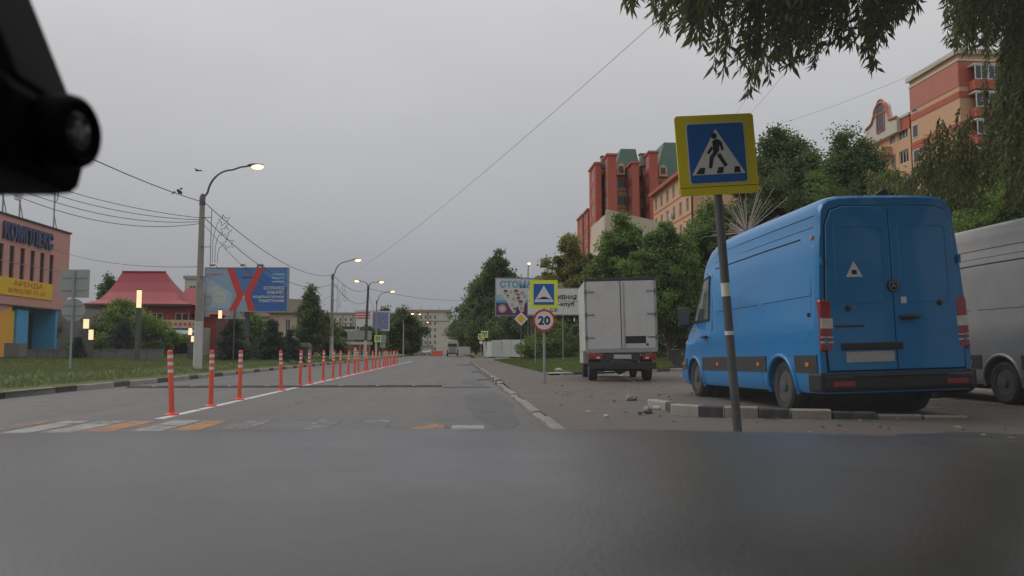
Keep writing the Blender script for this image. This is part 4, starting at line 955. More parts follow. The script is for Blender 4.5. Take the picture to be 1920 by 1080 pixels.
ff('printed_field', 'bb_sky', [(.0, 0), (.36, 0), (.43, .36), (.32, 1), (0, 1)]); ff('printed_field', 'bb_pale', [(.0, .1), (.3, .05), (.34, .4), (.05, .75)], -.0055); ff('printed_field', 'bb_mid', [(.33, 1), (.46, .38), (.56, .38), (.67, 1)]); ff('printed_field', 'bb_sky', [(.32, 0), (.43, .3), (.55, .3), (.62, 0)])
ff('printed_field', 'bb_blue', [(.5, .36), (.62, 0), (1, 0), (1, 1), (.68, 1)]); ff('printed_field', 'bb_mid', [(.60, 1), (1, .55), (1, 1)], -.0055)
ff('red_band', 'bb_red', [(.26, 1), (.345, 1), (.475, .38), (.39, .36)], -.0102); ff('red_band', 'bb_red', [(.39, .36), (.475, .38), (.385, 0), (.295, 0)], -.0102); ff('red_band', 'bb_red', [(.63, 1), (.715, 1), (.56, .36), (.475, .38)], -.0102); ff('red_band', 'bb_red', [(.475, .38), (.56, .36), (.62, 0), (.535, 0)], -.0102)
for i, (s_, a, z_) in enumerate((('ОТКРЫЛСЯ', .25, .50), ('КАБИНЕТ', .205, .40), ('КОМПЬЮТЕРНОЙ', .375, .30), ('ТОМОГРАФИИ', .31, .20))): text('lettering', s_, a*W, .075*H, 'bb_white', bd, ((.965-a/2-.5)*W, -.012, zb+z_*H), bold=.03)
for z_ in (.84, .755, .67): MB().b((.81-.5)*W, (.96-.5)*W, -.011, -.002, zb+z_*H, zb+(z_+.028)*H).build('phone_line', 'bb_lightblue', bd)
text('lettering', 'Гагарина, 3', .19*W, .045*H, 'bb_red', bd, ((.02)*W-.5*W, -.012, zb+.83*H), align='L', bold=.02)
MB().b(-.06*W, .07*W, -.011, -.002, zb+.77*H, zb+.80*H).build('logo_line', 'bb_deep', bd); MB().prism(tri(.05*W, .06*H), .004, front(.01*W, -.007, zb+.87*H)).build('logo_mark', 'bb_red', bd)
ff('scanner_picture', 'bb_cream', [(.08, .20), (.24, .17), (.27, .3), (.25, .42), (.18, .55), (.12, .58), (.08, .5), (.07, .35)], -.0102); ff('scanner_picture', 'bb_pale', [(.09, .36), (.12, .40), (.125, .48), (.09, .5), (.075, .43)], -.0148); ff('scanner_picture', 'bb_lightblue', [(.10, .30), (.34, .36), (.34, .39), (.10, .37)], -.0148)
for x in (-.36, 0, .22): MB().tube([(x*W, .0, zt+.05), (x*W, -.35, zt+.22), (x*W, -.75, zt+.14)], .022, 6).build('floodlight_arm', 'post_steel', t); MB().box((x*W, -.8, zt+.12), (.22, .16, .10)).build('floodlight', 'post_steel', t)
for px, lb in ((484, 'pigeon perched above the right red band of the blue clinic billboard'), (491.5, 'second pigeon on the blue clinic billboard, just right of the red band')):
    q = P(px, 500, YB); bird(lb, (q.x, YB+.1, q2.z-.06), R(px*7))
# dentist billboard
YD = 66; q0, q1, q2 = P(930, 591, YD), P(1069, 591, YD), P(930, 522, YD); W = q1.x-q0.x; H = q2.z-q0.z
t, bd, zb, zt = billboard('dentist billboard with a tooth filled with faces behind the hump sign', ((q0.x+q1.x)/2, YD, .4), W, H, 0, q2.z, q0.z, (.0,), .18)
ff('printed_field', 'bb_lightblue', [(0, .32), (1, .32), (1, .56), (0, .56)]); ff('printed_field', 'bb_cyan', [(0, .32), (.3, .32), (1, .32), (1, .42), (0, .40)], -.0055); ff('printed_field', 'bb_purple', [(0, 0), (1, 0), (1, .33), (0, .33)], -.0055)
text('lettering', 'СТОМАТ', .52*W, .20*H, 'bb_cyan', bd, ((.05-.5)*W, -.012, zb+.745*H), align='L', bold=.04); text('lettering', 'М', .06*W, .13*H, 'bb_green', bd, ((.47-.5)*W, -.012, zb+.55*H), align='L', bold=.04)
ff('tooth_picture', 'bb_white', [(.085, .66), (.13, .74), (.20, .69), (.30, .76), (.40, .66), (.42, .5), (.385, .3), (.37, .10), (.34, .08), (.31, .14), (.295, .26), (.27, .2), (.265, .08), (.235, .05), (.20, .16), (.14, .38), (.09, .5)], -.0102)
for i, (u, v, r_) in enumerate(((.13, .62, .028), (.20, .63, .022), (.27, .62, .03), (.35, .6, .028), (.30, .43, .026), (.235, .44, .024), (.33, .33, .03), (.22, .28, .024), (.25, .15, .022), (.345, .19, .026), (.16, .5, .02), (.385, .52, .02), (.30, .53, .02))):
    h_ = MB().lathe([(r_*W, 0), (r_*W, .003)], 14, front((u-.5)*W, -.0148, zb+v*H)).build('face_picture', 'bb_skin', bd)
    if i % 2 == 0: MB().prism([(r_*W*math.cos(R(a)), r_*W*math.sin(R(a))) for a in range(0, 181, 20)], .003, front((u-.5)*W, -.018, zb+(v+.02)*H)).build('hair_picture', 'win_dark', bd)
MB().lathe([(.055*W, 0), (.055*W, .004)], 24, front(-.415*W, -.0102, zb+.18*H)).build('logo_disc', 'bb_skin', bd); MB().box((-.415*W, -.016, zb+.18*H), (.03*W, .004, .09*H)).build('logo_mark', 'bb_white', bd)
for z_ in (.22, .13, .04): MB().b(-.04*W, .02*W, -.011, -.002, zb+z_*H, zb+(z_+.05)*H).build('text_line', 'bb_white', bd)
# white direction board of the sports club
YC = 47; q0, q1, q2 = P(989.5, 590, YC), P(1132, 590, YC), P(989, 540, YC); zg = zright((q0.x+q1.x)/2, YC)
t = thing('club_board', 'white information board on two posts behind the hump sign', 'information board', ((q0.x+q1.x)/2, YC, zg)); W = q1.x-q0.x; zb, zt = q0.z-zg, q2.z-zg; H = zt-zb
bd = MB().b(-W/2, W/2, 0, .04, zb, zt).build('board', 'sign_white', t)
for a in ((-W/2-.02, W/2+.02, -.012, .05, zt-.02, zt+.03), (-W/2-.02, W/2+.02, -.012, .05, zb-.03, zb+.02), (-W/2-.02, W/2+.02, -.008, -.0, zb+.5*H, zb+.525*H)): MB().b(*a).build('frame', 'galv', t)
for px in (1004, 1056): x = P(px, 630, YC).x-(q0.x+q1.x)/2; MB().tube([(x, .075, -.3), (x, .075, zt)], .03, 10).build('post', 'galv', t, 40)
def brd(s_, px0, px1, py0, py1):
    a, b2 = P(px0, py1, YC), P(px1, py0, YC); text('lettering', s_, b2.x-a.x, b2.z-a.z, 'ink', bd, (a.x-(q0.x+q1.x)/2, -.006, a.z-zg), align='L', bold=.03)
brd('ИВНАЯ', 1046, 1081, 553, 561.5); brd('-клуб', 1047, 1077, 566, 576); brd('С.Р.', 1031, 1047, 578, 585)
# far property billboard
YR = 140; q0, q1, q2 = P(667, 620, YR), P(730, 620, YR), P(667, 583, YR); W = q1.x-q0.x
t, bd, zb, zt = billboard('white property billboard with red stripes and a picture, far off', ((q0.x+q1.x)/2, YR, .4), W, 3, 0, q2.z, q0.z, (.38*W,), .2); H = zt-zb
for v in (.86, .73, .60): ff('red_stripe', 'bb_red', [(.01, v), (.42, v), (.42, v+.075), (.01, v+.075)])
ff('picture', 'bb_violet', [(.5, .06), (.97, .06), (.97, .94), (.5, .94)]); ff('picture', 'leaf_pic', [(.6, .3), (.97, .2), (.97, .7), (.8, .8), (.62, .6)], -.0055) if 'leaf_pic' in MATS else None
text('lettering', 'Rafinad', .44*W, .17*H, 'ink', bd, ((.03-.5)*W, -.012, zb+.05*H), align='L', bold=.04)
# ---- lit column lights by the pink building
def column_light(label, px, ytop, ybot, ybase, Y, w_=.17, grp='lit column lights by the path'):
    q = P(px, ytop, Y); zt = q.z; zb = P(px, ybot, Y).z; zg = zleft(q.x, Y); t = thing('column_light', label, 'column light', (q.x, Y, zg), 0, grp)
    MB().b(-w_/2, w_/2, -w_/2, w_/2, -.1, zb-zg).build('column', 'post_steel', t, bevel=.01); MB().b(-w_/2, w_/2, -w_/2, w_/2, zt-zg-.06, zt-zg).build('cap', 'post_steel', t); MB().b(-w_/2+.012, w_/2-.012, -w_/2+.012, w_/2-.012, zb-zg, zt-zg-.06).build('light_panel', 'lamp_warm', t)
    return t
column_light('tall lit column light before the red roofed house', 261.5, 542, 577, 668, 41, .20); column_light('short lit column light with black cap by the spruce bush', 162, 596, 616, 668, 42, .22); column_light('lowest lit column light standing right by the low wall', 171, 616, 637, 670, 41.4, .19)
column_light('lit column light beneath the blue clinic billboard', 413, 580, 597, 660, 48, .19); column_light('lit column light beside the concrete lamp post, upper', 357, 613, 628, 665, 47, .18); column_light('lit column light beside the concrete lamp post, lower', 361.5, 628, 641, 665, 46.5, .16)
# ---- firework ornament behind the van: rods bursting from a ball on a mast
q = P(1400, 436, 24); t = thing('firework_ornament', 'bare metal firework ornament with radiating rods above the blue van', 'ornament', (q.x, 24, LZ)); zc = q.z-LZ
MB().tube([(0, 0, -.1), (0, 0, zc)], [.07, .045], 10).build('mast', 'post_steel', t, 40); MB().ell((0, 0, zc), (.10, .10, .10), 12, 8).build('hub', 'post_steel', t, 60)
mat('rod_pale', (.42, .36, .34), .5, .15, 5); r2 = random.Random(4)
for k in range(58):
    u = r2.uniform(-.25, 1); a = r2.uniform(0, 6.283); s_ = math.sqrt(1-u*u); d = Vector((s_*math.cos(a), s_*math.sin(a), u)); ln = r2.uniform(1.05, 1.65)
    MB().tube([Vector((0, 0, zc))+d*.08, Vector((0, 0, zc))+d*ln-Vector((0, 0, .05))], [.010, .007], 5).build('rod', 'rod_pale', t)
# dark bins and planter
q = G(29, 676, zleft(-23, 40)); t = thing('planter', 'dark square planter box at the end of the low wall', 'planter', (P(29, 660, 42).x, 42, zleft(-23, 42)))
MB().b(-.37, .37, -.37, .37, .08, .80).build('box', 'concrete_dark', t, bevel=.02)
for sx in (-1, 1):
    for sy in (-1, 1): MB().b(sx*.28-.05, sx*.28+.05, sy*.28-.05, sy*.28+.05, -.05, .08).build('foot', 'post_steel', t)
q = P(1268, 655, 36); t = thing('litter_bin', 'dark litter bin standing on the lawn beside the blue van', 'bin', (q.x, 36, zright(q.x, 36)))
MB().lathe([(.2, 0), (.25, .75), (.27, .78), (.24, .80), (.22, .5)], 16).build('bin_body', 'dark_plastic', t, 40); MB().lathe([(.1, -.05), (.1, .02)], 10).build('foot', 'post_steel', t)
# orange water barriers and white cars at the far end
for k in range(4):
    q = P(812+k*5.2, 668, 165); t = thing('water_barrier', 'orange plastic water barrier, '+ORD[k]+' of the row counted from the white car', 'barrier', (q.x, 165, 0), 0, 'orange barriers at the road end')
    MB().add([(x, y*wd, z) for x in (-.26, .26) for y, wd, z in ((-1, .28, 0), (1, .28, 0), (1, .26, .3), (1, .1, .5), (1, .09, .98), (-1, .09, .98), (-1, .1, .5), (-1, .26, .3))], [tuple(range(8)), tuple(range(15, 7, -1))]+[(i, 8+i, 8+(i+1) % 8, (i+1) % 8) for i in range(8)]).build('shell', 'post_red', t, bevel=.03)
    MB().lathe([(.05, .98), (.05, 1.03)], 10).build('filler_cap', 'black_plastic', t)
def small_car(label, x, y, z, rz, paint):
    t = thing('parked_car', label, 'car', (x, y, z), rz); b = MB(); pf = [(-2.1, .35), (-2.15, .75), (-1.9, .95), (-1.2, 1.0), (-.75, 1.42), (.55, 1.45), (1.15, 1.0), (1.95, .85), (2.1, .6), (2.1, .35)]; n = len(pf)
    b.add([(s*(.84 if z_ < 1.1 else .66), y_, z_) for s in (-1, 1) for y_, z_ in pf], [tuple(range(n)), tuple(range(2*n-1, n-1, -1))]+[(i, n+i, n+(i+1) % n, (i+1) % n) for i in range(n)]); bo = b.build('body', paint, t, bevel=.07)
    for s in (-1, 1):
        MB().add([(s*.80, -.98, 1.04), (s*.80, .95, 1.04), (s*.69, .5, 1.38), (s*.69, -.68, 1.36)], [(0, 1, 2, 3)]).build('side_window', 'glass_dark', bo); MB().b(s*.62-.16, s*.62+.16, 2.0, 2.13, .62, .76).build('headlight', 'lamp_clear', bo); MB().b(s*.62-.16, s*.62+.16, -2.17, -2.05, .68, .82).build('tail_lamp', 'lamp_red', bo)
        for y_ in (-1.3, 1.3): wheel(t, (s*.76, y_, .31), .31, .2, s)
    for y_, z_ in ((-1.0, 1.2), (.87, 1.22)): MB().box((0, y_, z_), (1.25, .02, .42), rx=R(-47 if y_ < 0 else 54)).build('windscreen', 'glass_dark', bo)
    return t
q = P(800, 668, 175); small_car('white car waiting beside the orange barriers', q.x, 178, 0, R(170), 'paint_white')
q = P(208, 652, 58); small_car('white car parked by the red fence', q.x, 58, .6, R(80), 'paint_white')
# ================================================================== BUILDINGS
mat('pink_wall', (.62, .31, .275), .85, .06, .8, bump=.15, dirt=.25, dirtcol=(.3, .17, .15)); mat('orange_wall', (.80, .40, .06), .8, .06, 1, dirt=.2); mat('cyan_wall', (.07, .34, .62), .6, .06, 1)
mat('grey_wall', (.30, .29, .28), .85, .08, .8, dirt=.3); mat('letter_blue', (.045, .07, .17), .5, .1); mat('banner_yellow', (.78, .50, .02), .6, .05, 2); mat('banner_red', (.50, .09, .03), .6, .05)
mat('red_roof', (.30, .030, .042), .55, .08, 2, dirt=.2, dirtcol=(.22, .05, .06)); mat('brick_red', (.26, .055, .045), .9, .15, 6, bump=.3); mat('red_fence_m', (.30, .035, .035), .6, .12, 2, dirt=.3); mat('cream', (.56, .53, .45), .85, .06, .5, dirt=.2, dirtcol=(.4, .37, .31))
mat('beige', (.56, .47, .37), .85, .06, .5, dirt=.2, dirtcol=(.4, .33, .26)); mat('peach', (.62, .38, .225), .85, .06, .4, dirt=.15, dirtcol=(.45, .28, .17)); mat('brick_rust', (.46, .125, .085), .9, .08, 1, bump=.2, dirt=.15); mat('green_roof', (.065, .135, .105), .5, .1, 2, dirt=.2, dirtcol=(.05, .08, .07)); mat('brown_roof', (.10, .065, .05), .8, .15, 3)
mat('taupe', (.34, .26, .22), .85, .08, 1); mat('rose_band', (.50, .19, .15), .85, .08, 1); mat('roof_dark', (.06, .06, .062), .8, .2, 2); mat('awning', (.42, .47, .58), .7, .08, 3); mat('sign_peach', (.62, .42, .30), .6, .12, 5); mat('corrugated', (.52, .53, .54), .5, .06, 1.2, metal=.15, dirt=.25, dirtcol=(.35, .34, .33)); mat('post_blue', (.03, .16, .36), .5, .1)
QZ = Matrix.Rotation(R(90), 4, 'Z')
# ---- pink commercial building on the left; its long wall faces the road
t = thing('commercial_building', 'pink commercial building with blue rooftop letters and a yellow rental banner', 'building', (-25, 30, .55))
BX = -25; YE = XP(125, 600, BX).y-30                       # local: the road wall lies in plane x=0, y runs along the road
def by(px, py=600): return XP(px, py, BX).y-30
def bzz(px, py): return XP(px, py, BX).z-.55
Hb = bzz(124, 437); Zo = bzz(90, 579)                      # top; lower edge of the overhanging pink storey
wins = []
for k in range(-9, 5):
    a = by(12)+k*(by(88)-by(12))/4; wins.append((a, a+.5, bzz(16, 522), bzz(16, 459)))
m = MB(); wall_holes(m, YE, Hb-Zo, wins, .22, 0, Zo)
mtW = Matrix(((0, -1, 0, 0), (1, 0, 0, 0), (0, 0, 1, 0), (0, 0, 0, 1)))         # wall x -> +y, facing +x
m.v = [tuple(mtW @ Vector(v)) for v in m.v]
m.add([(0, YE, Zo), (-14, YE, Zo), (-14, YE, Hb), (0, YE, Hb)], [(0, 1, 2, 3)]).add([(0, 0, Hb), (0, YE, Hb), (-14, YE, Hb), (-14, 0, Hb)], [(0, 1, 2, 3)]).add([(0, 0, Zo), (0, YE, Zo), (-14, YE, Zo), (-14, 0, Zo)], [(0, 1, 2, 3)]).add([(0, 0, Zo), (-14, 0, Zo), (-14, 0, Hb), (0, 0, Hb)], [(0, 1, 2, 3)])
wl = m.build('upper_wall', 'pink_wall', t)
for a in wins: window(t, *a, y=.10, fr='win_dark', bars=0, fw=.05, mtx=mtW)
MB().b(-14.1, .08, -.05, YE+.08, Hb, Hb+.10).build('parapet_cap', 'roof_dark', t)
for z in (bzz(60, 500), bzz(60, 575)): MB().b(.0, .012, 0, YE, z, z+.03).build('panel_joint', 'taupe', t)
yo = by(27)
gw = MB().b(-13.9, -.15, 0, yo, -.6, Zo+.01).build('ground_floor_wall', 'orange_wall', t)
dg = MB(); dg.add([(-.14, yo-4, Zo-1.7), (-.14, yo, Zo), (-.14, yo-4, Zo)], [(0, 1, 2)]).build('pink_triangle', 'pink_wall', t)
MB().b(-13.9, -1.6, yo, YE-.3, -.6, Zo+.01).build('recessed_wall', 'cyan_wall', t)
yd0, yd1 = by(63), by(106)
MB().b(-1.62, -1.5, yd0, yd1, -.1, Zo-.25).build('entrance_glazing', 'glass_dark', t)
for y in (yd0, (yd0+yd1)/2, yd1): MB().b(-1.5, -1.44, y-.04, y+.04, -.1, Zo-.25).build('door_mullion', 'dark_plastic', t)
MB().b(-1.6, -.1, by(107), by(111), -.6, Zo).build('portal_pier', 'cyan_wall', t); MB().b(-.9, -.3, yo+.02, by(37), .9, Zo-.3).build('poster', 'banner_yellow', t)
MB().b(-.9, -.2, by(38), by(60), -.1, Zo-.2).build('portal_panel', 'cyan_wall', t)
text('lettering', 'КОМПЛЕКС', by(90)-by(-4), 1.0, 'letter_blue', t, (.03, (by(90)+by(-4))/2, bzz(45, 457)), (R(90), 0, R(90)), bold=.03, ext=.12)
bn = MB().b(.0, .05, by(-60), by(94), bzz(94, 563), bzz(94, 536)+.10).build('banner', 'banner_yellow', t)
zb_ = bzz(94, 563)
text('banner_lettering', 'АРЕНДА', by(76)-by(20), .36, 'banner_red', bn, (.051, (by(20)+by(76))/2, zb_+.52), (R(90), 0, R(90)), bold=.01); text('banner_lettering', '8(903)787-71-67', by(82)-by(11), .34, 'banner_red', bn, (.051, (by(11)+by(82))/2, zb_+.09), (R(90), 0, R(90)), bold=.01)
# mobile phone masts on its roof
for lb, px, h, k in (('lattice phone mast at the road corner of the pink building roof', 100, 3.6, 0), ('phone mast with white panel antennas on the pink building roof', 35, 3.4, 1), ('phone mast at the edge of the pink building roof near the dashcam', 3, 3.2, 2)):
    q = XP(px, 430, BX-.9); r_ = thing('phone_mast', lb, 'antenna mast', (BX-.9, q.y, .55+Hb+.10))
    MB().tube([(0, 0, 0), (0, 0, h)], .05, 8).build('mast', 'galv', r_); MB().tube([(0, 0, 1.2), (0, .5, 0)], .03, 6).build('stay', 'galv', r_); MB().tube([(.0, 0, .0), (.35, .3, 0)], .03, 6).build('stay', 'galv', r_)
    if k == 0: MB().tube([(0, 0, 1.9), (0, .35, 2.2), (0, .42, 2.5), (0, .42, 4.2)], .045, 8).build('antenna_arm', 'galv', r_)
    else:
        MB().b(.06, .2, -.3, -.05, 1.5, 3.1).build('panel_antenna', 'bb_white', r_); MB().b(.06, .3, -.75, -.4, 1.2, 1.7).build('equipment_box', 'bb_white', r_)
        for z in (1.6, 2.2, 2.7): MB().tube([(0, -.4, z), (0, .4, z)], .012, 5).build('crossbar', 'galv', r_)
    MB().b(-.2, .2, -.2, .2, 0, .12).build('foot', 'galv', r_)
# grey side wall, low wall
a, b_ = P(109, 655, 56), P(144, 655, 56); t = thing('outbuilding', 'plain grey outbuilding beside the pink building', 'building', ((a.x+b_.x)/2-.6, 58, .6)); zt = P(125, 574, 56).z-.6
MB().b(-2.4, (b_.x-a.x)/2+.6, -2, 4, -.2, zt).build('wall', 'grey_wall', t); MB().b(-2.5, (b_.x-a.x)/2+.7, -2.1, 4.1, zt, zt+.1).build('roof', 'roof_dark', t)
a, b_ = P(42, 672, 44), P(330, 672, 46); t = thing('low_wall', 'long low grey wall along the back of the lawn', 'wall', (a.x, 44, .5)); ln = b_.x-a.x; n = 9
for k in range(n): MB().b(ln*k/n+.01, ln*(k+1)/n-.01, -.12, .12, -.2, .55).build('wall_block', 'concrete_dark', t, bevel=.01)
for k in range(n): MB().b(ln*k/n+.005, ln*(k+1)/n-.005, -.15, .15, .551, .60).build('coping', 'concrete_dark', t)
# ---- red-roofed house
YH = 76; L_ = lambda px: P(px, 600, YH).x
xc = (L_(155)+L_(362))/2; zz = lambda py: P(260, py, YH).z-.6
t = thing('brick_house', 'red brick house with a flared crimson metal roof', 'house', (xc, YH, .6))
x0, x1 = L_(158)-xc, L_(360)-xc; D = 8; ze = zz(568); zr = zz(511)
hl = [(x0+1.2+k*2.3, x0+2.4+k*2.3, ze-2.4, ze-.9) for k in range(4)]
m = MB(); wall_holes(m, x1-x0-.9, ze+.2, hl, .2, x0+.45, -.2); m.add([(x0+.45, 0, -.2), (x0+.45, D, -.2), (x0+.45, D, ze), (x0+.45, 0, ze)], [(0, 1, 2, 3)]).add([(x1-.45, 0, -.2), (x1-.45, D, -.2), (x1-.45, D, ze), (x1-.45, 0, ze)], [(0, 1, 2, 3)]); m.build('wall', 'brick_red', t)
for a in hl: window(t, *a)
r0, r1 = P(226, 600, YH+4).x-xc, P(308, 600, YH+4).x-xc; zr = P(260, 510, YH+4).z-.6; rf = MB(); rows = []
for u in (0, .25, .5, .75, 1):
    c = u**.62 if u < 1 else 1; zq = ze-.15+(zr-ze+.15)*(u**1.35); a = x0-.1+(r0-x0+.1)*c; b_ = x1+.1+(r1-x1-.1)*c; f = -.6+(D/2+.6)*c; g = D+.6-(D/2+.6)*c
    rows.append([(a, f, zq), (b_, f, zq), (b_, g, zq), (a, g, zq)])
for p, q in zip(rows, rows[1:]):
    for i in range(4): j = (i+1) % 4; rf.add([p[i], p[j], q[j], q[i]], [(0, 1, 2, 3)])
rf.add(rows[0], [(3, 2, 1, 0)]).add(rows[-1], [(0, 1, 2, 3)])
ro = rf.build('roof', 'red_roof', t); MB().tube([(r0, D/2, zr+.03), (r1, D/2, zr+.03)], .09, 6).build('ridge_cap', 'red_roof', ro)
MB().b(x0-.1, x1+.1, -.66, -.56, ze-.28, ze-.1).build('fascia', 'brown_roof', ro)
# side wing with a lower crimson roof
t2 = thing('house_wing', 'lower wing with sloping crimson roof beside the brick house', 'house', (L_(352), YH+1.5, .6)); w_ = 2.2
MB().b(-w_, w_, 0, 6, -.2, zz(585)).build('wall', 'brick_red', t2); z0_, z1_ = zz(588), zz(532)
MB().add([(-w_-.3, -.5, z0_), (w_+.3, -.5, z0_), (w_+.3, 6.5, z0_), (-w_-.3, 6.5, z0_), (-1.6, 3, z1_), (-.6, 3, z1_)], [(0, 1, 5, 4), (1, 2, 5), (2, 3, 4, 5), (3, 0, 4), (0, 3, 2, 1)]).build('roof', 'red_roof', t2)
def house(name, label, px0, px1, ytop, yeave, Y, wallm, roofm, wins=3, flat_=False, D=8, cat='house'):
    a, b_ = P(px0, 640, Y), P(px1, 640, Y); xc = (a.x+b_.x)/2; hw_ = (b_.x-a.x)/2; z0 = .5; ze = P(xc and (px0+px1)/2, yeave, Y).z-z0; zt = P((px0+px1)/2, ytop, Y).z-z0
    t = thing(name, label, cat, (xc, Y, z0)); h = [(-hw_+hw_*2*(k+.3)/wins, -hw_+hw_*2*(k+.3)/wins+min(1.2, hw_*.7/wins*1.2), zq, zq+1.4) for k in range(wins) for zq in ([ze-2.2] if ze < 5 else [ze-2.2, ze-5.0])]
    m = MB(); wall_holes(m, 2*hw_, ze+.3, h, .15, -hw_, -.3); m.b(-hw_, hw_, .16, D, -.3, ze-.01); m.build('wall', wallm, t)
    for q in h: window(t, *q)
    if flat_: MB().b(-hw_-.15, hw_+.15, -.15, D+.1, ze, zt).build('roof', roofm, t)
    else: MB().add([(-hw_-.4, -.5, ze-.1), (hw_+.4, -.5, ze-.1), (hw_+.4, D+.5, ze-.1), (-hw_-.4, D+.5, ze-.1), (-hw_*.55, D/2, zt), (hw_*.55, D/2, zt)], [(0, 1, 5, 4), (1, 2, 5), (2, 3, 4, 5), (3, 0, 4), (0, 3, 2, 1)]).build('roof', roofm, t)
    return t
house('white_house', 'pale two storey house with dark windows under the blue billboard', 372, 428, 560, 583, 88, 'cream', 'roof_dark', 2)
house('grey_block', 'plain pale grey stair block rising behind the crimson roof', 343, 372, 517, 523, 95, 'cream', 'galv', 1, True)
house('villa', 'cream villa with a steep dark brown roof right of the blue billboard', 505, 572, 556, 585, 84, 'beige', 'brown_roof', 3)
house('villa', 'small house with brown roof half hidden by spruces under the blue billboard', 432, 500, 575, 592, 96, 'beige', 'brown_roof', 3)
house('garage', 'low red brick building behind the grey direction board', 628, 690, 641, 646, 112, 'brick_red', 'cream', 3, True)
house('white_hall', 'low white hall behind the second lamp post', 618, 668, 612, 617, 170, 'bb_white', 'roof_dark', 2, True)
# ---- cafe with awning
YF = 63; a, b_ = P(262, 640, YF), P(364, 640, YF); t = thing('cafe', 'small cafe with a peach sign board and pale blue awnings', 'cafe', ((a.x+b_.x)/2, YF, .6)); hw_ = (b_.x-a.x)/2; zt = P(300, 600, YF).z-.6
MB().b(-hw_, hw_, 0, 4, -.2, zt-.5).build('wall', 'grey_wall', t); sgn = MB().b(-hw_, hw_, -.25, 0, zt-.62, zt).build('sign_board', 'sign_peach', t)
for k in range(11): x = -hw_+.5+k*.35; MB().b(x, x+.22, -.256, -.24, zt-.45, zt-.2).build('sign_letter', 'brick_rust', sgn)
for s in (-1, 1): MB().add([(s*hw_*.5-1.1, 0, zt-.7), (s*hw_*.5+1.1, 0, zt-.7), (s*hw_*.5+1.2, -1.3, zt-1.1), (s*hw_*.5-1.2, -1.3, zt-1.1), (s*hw_*.5-1.1, 0, zt-.78), (s*hw_*.5+1.1, 0, zt-.78), (s*hw_*.5+1.2, -1.3, zt-1.18), (s*hw_*.5-1.2, -1.3, zt-1.18)], [(0, 1, 2, 3), (7, 6, 5, 4), (3, 2, 6, 7), (0, 3, 7, 4), (1, 5, 6, 2), (0, 4, 5, 1)]).build('awning', 'awning', t)
MB().tube([(0, -1.2, -.2), (0, -1.2, zt-.8)], .07, 8).build('awning_post', 'post_blue', t); MB().b(-hw_+.4, -.3, -.02, .01, .2, zt-1.2).build('shop_window', 'glass_dark', t); MB().b(.5, hw_-.4, -.02, .01, .2, zt-1.2).build('shop_window', 'glass_dark', t)
def panel_fence(name, label, p, q, H, n, m, z0, post='post_steel', corr=0):
    p, q = Vector((p[0], p[1], z0)), Vector((q[0], q[1], z0)); d = q-p; t = thing(name, label, 'fence', p, math.atan2(d.y, d.x)); ln = d.length/n
    me = MB()
    if corr:
        k = 14; pts = [(i*ln/k, .02*(1 if i % 2 else -1)) for i in range(k+1)]
        for (a, b_), (c, e_) in zip(pts, pts[1:]): me.add([(a, b_, 0), (c, e_, 0), (c, e_, H), (a, b_, H)], [(0, 1, 2, 3)])
    else: me.b(.02, ln-.02, -.02, .02, .05, H)
    mesh = me.mesh('panel', m)
    for k in range(n): link('panel', mesh, t, (k*ln, 0, rnd.uniform(-.03, .03)), (rnd.uniform(-.03, .03), 0, 0))
    pm = MB().b(-.04, .04, .03, .11, -.3, H-.05).mesh('post', post)
    for k in range(n+1): link('post', pm, t, (k*ln, 0, 0))
    return t
a, b_ = P(168, 640, 67), P(430, 640, 67); panel_fence('red_fence', 'dark red sheet metal fence behind the cafe and spruces', (a.x, 67), (b_.x, 67), 1.9, 9, 'red_fence_m', .55)
a, b_ = P(922, 650, 118), P(990, 650, 112); panel_fence('white_fence', 'white corrugated metal fence at the far side street', (a.x, 118), (b_.x+2, 112), P(950, 637, 116).z-.15, 5, 'corrugated', .15, corr=1)
a, b_ = P(907, 650, 128), P(922, 650, 118); panel_fence('white_fence', 'short grey white fence end turned along the road', (a.x, 128), (b_.x, 118), P(915, 640, 120).z-.15, 3, 'corrugated', .15, corr=1)
a, b_ = P(858, 650, 185), P(882, 650, 180); panel_fence('grey_fence', 'pale concrete fence right of the far bus', (a.x, 185), (b_.x, 180), 1.9, 3, 'concrete', .1)
a, b_ = P(770, 650, 200), P(812, 650, 200); panel_fence('grey_fence', 'pale fence before the cream apartment block', (a.x, 200), (b_.x, 200), 2.4, 5, 'concrete', .1)
# utility cabinet
q = P(572, 650, 62); t = thing('utility_cabinet', 'dark grey rounded utility cabinet under the birch', 'cabinet', (q.x, 62, .5)); MB().prism([(-.48, 0), (.48, 0), (.48, .85), (.3, 1.1), (-.3, 1.1), (-.48, .85)], .7, front(0, .35, 0)).build('housing', 'concrete_dark', t, bevel=.03); MB().b(-.3, .3, -.37, -.35, .15, .8).build('door', 'dark_plastic', t)
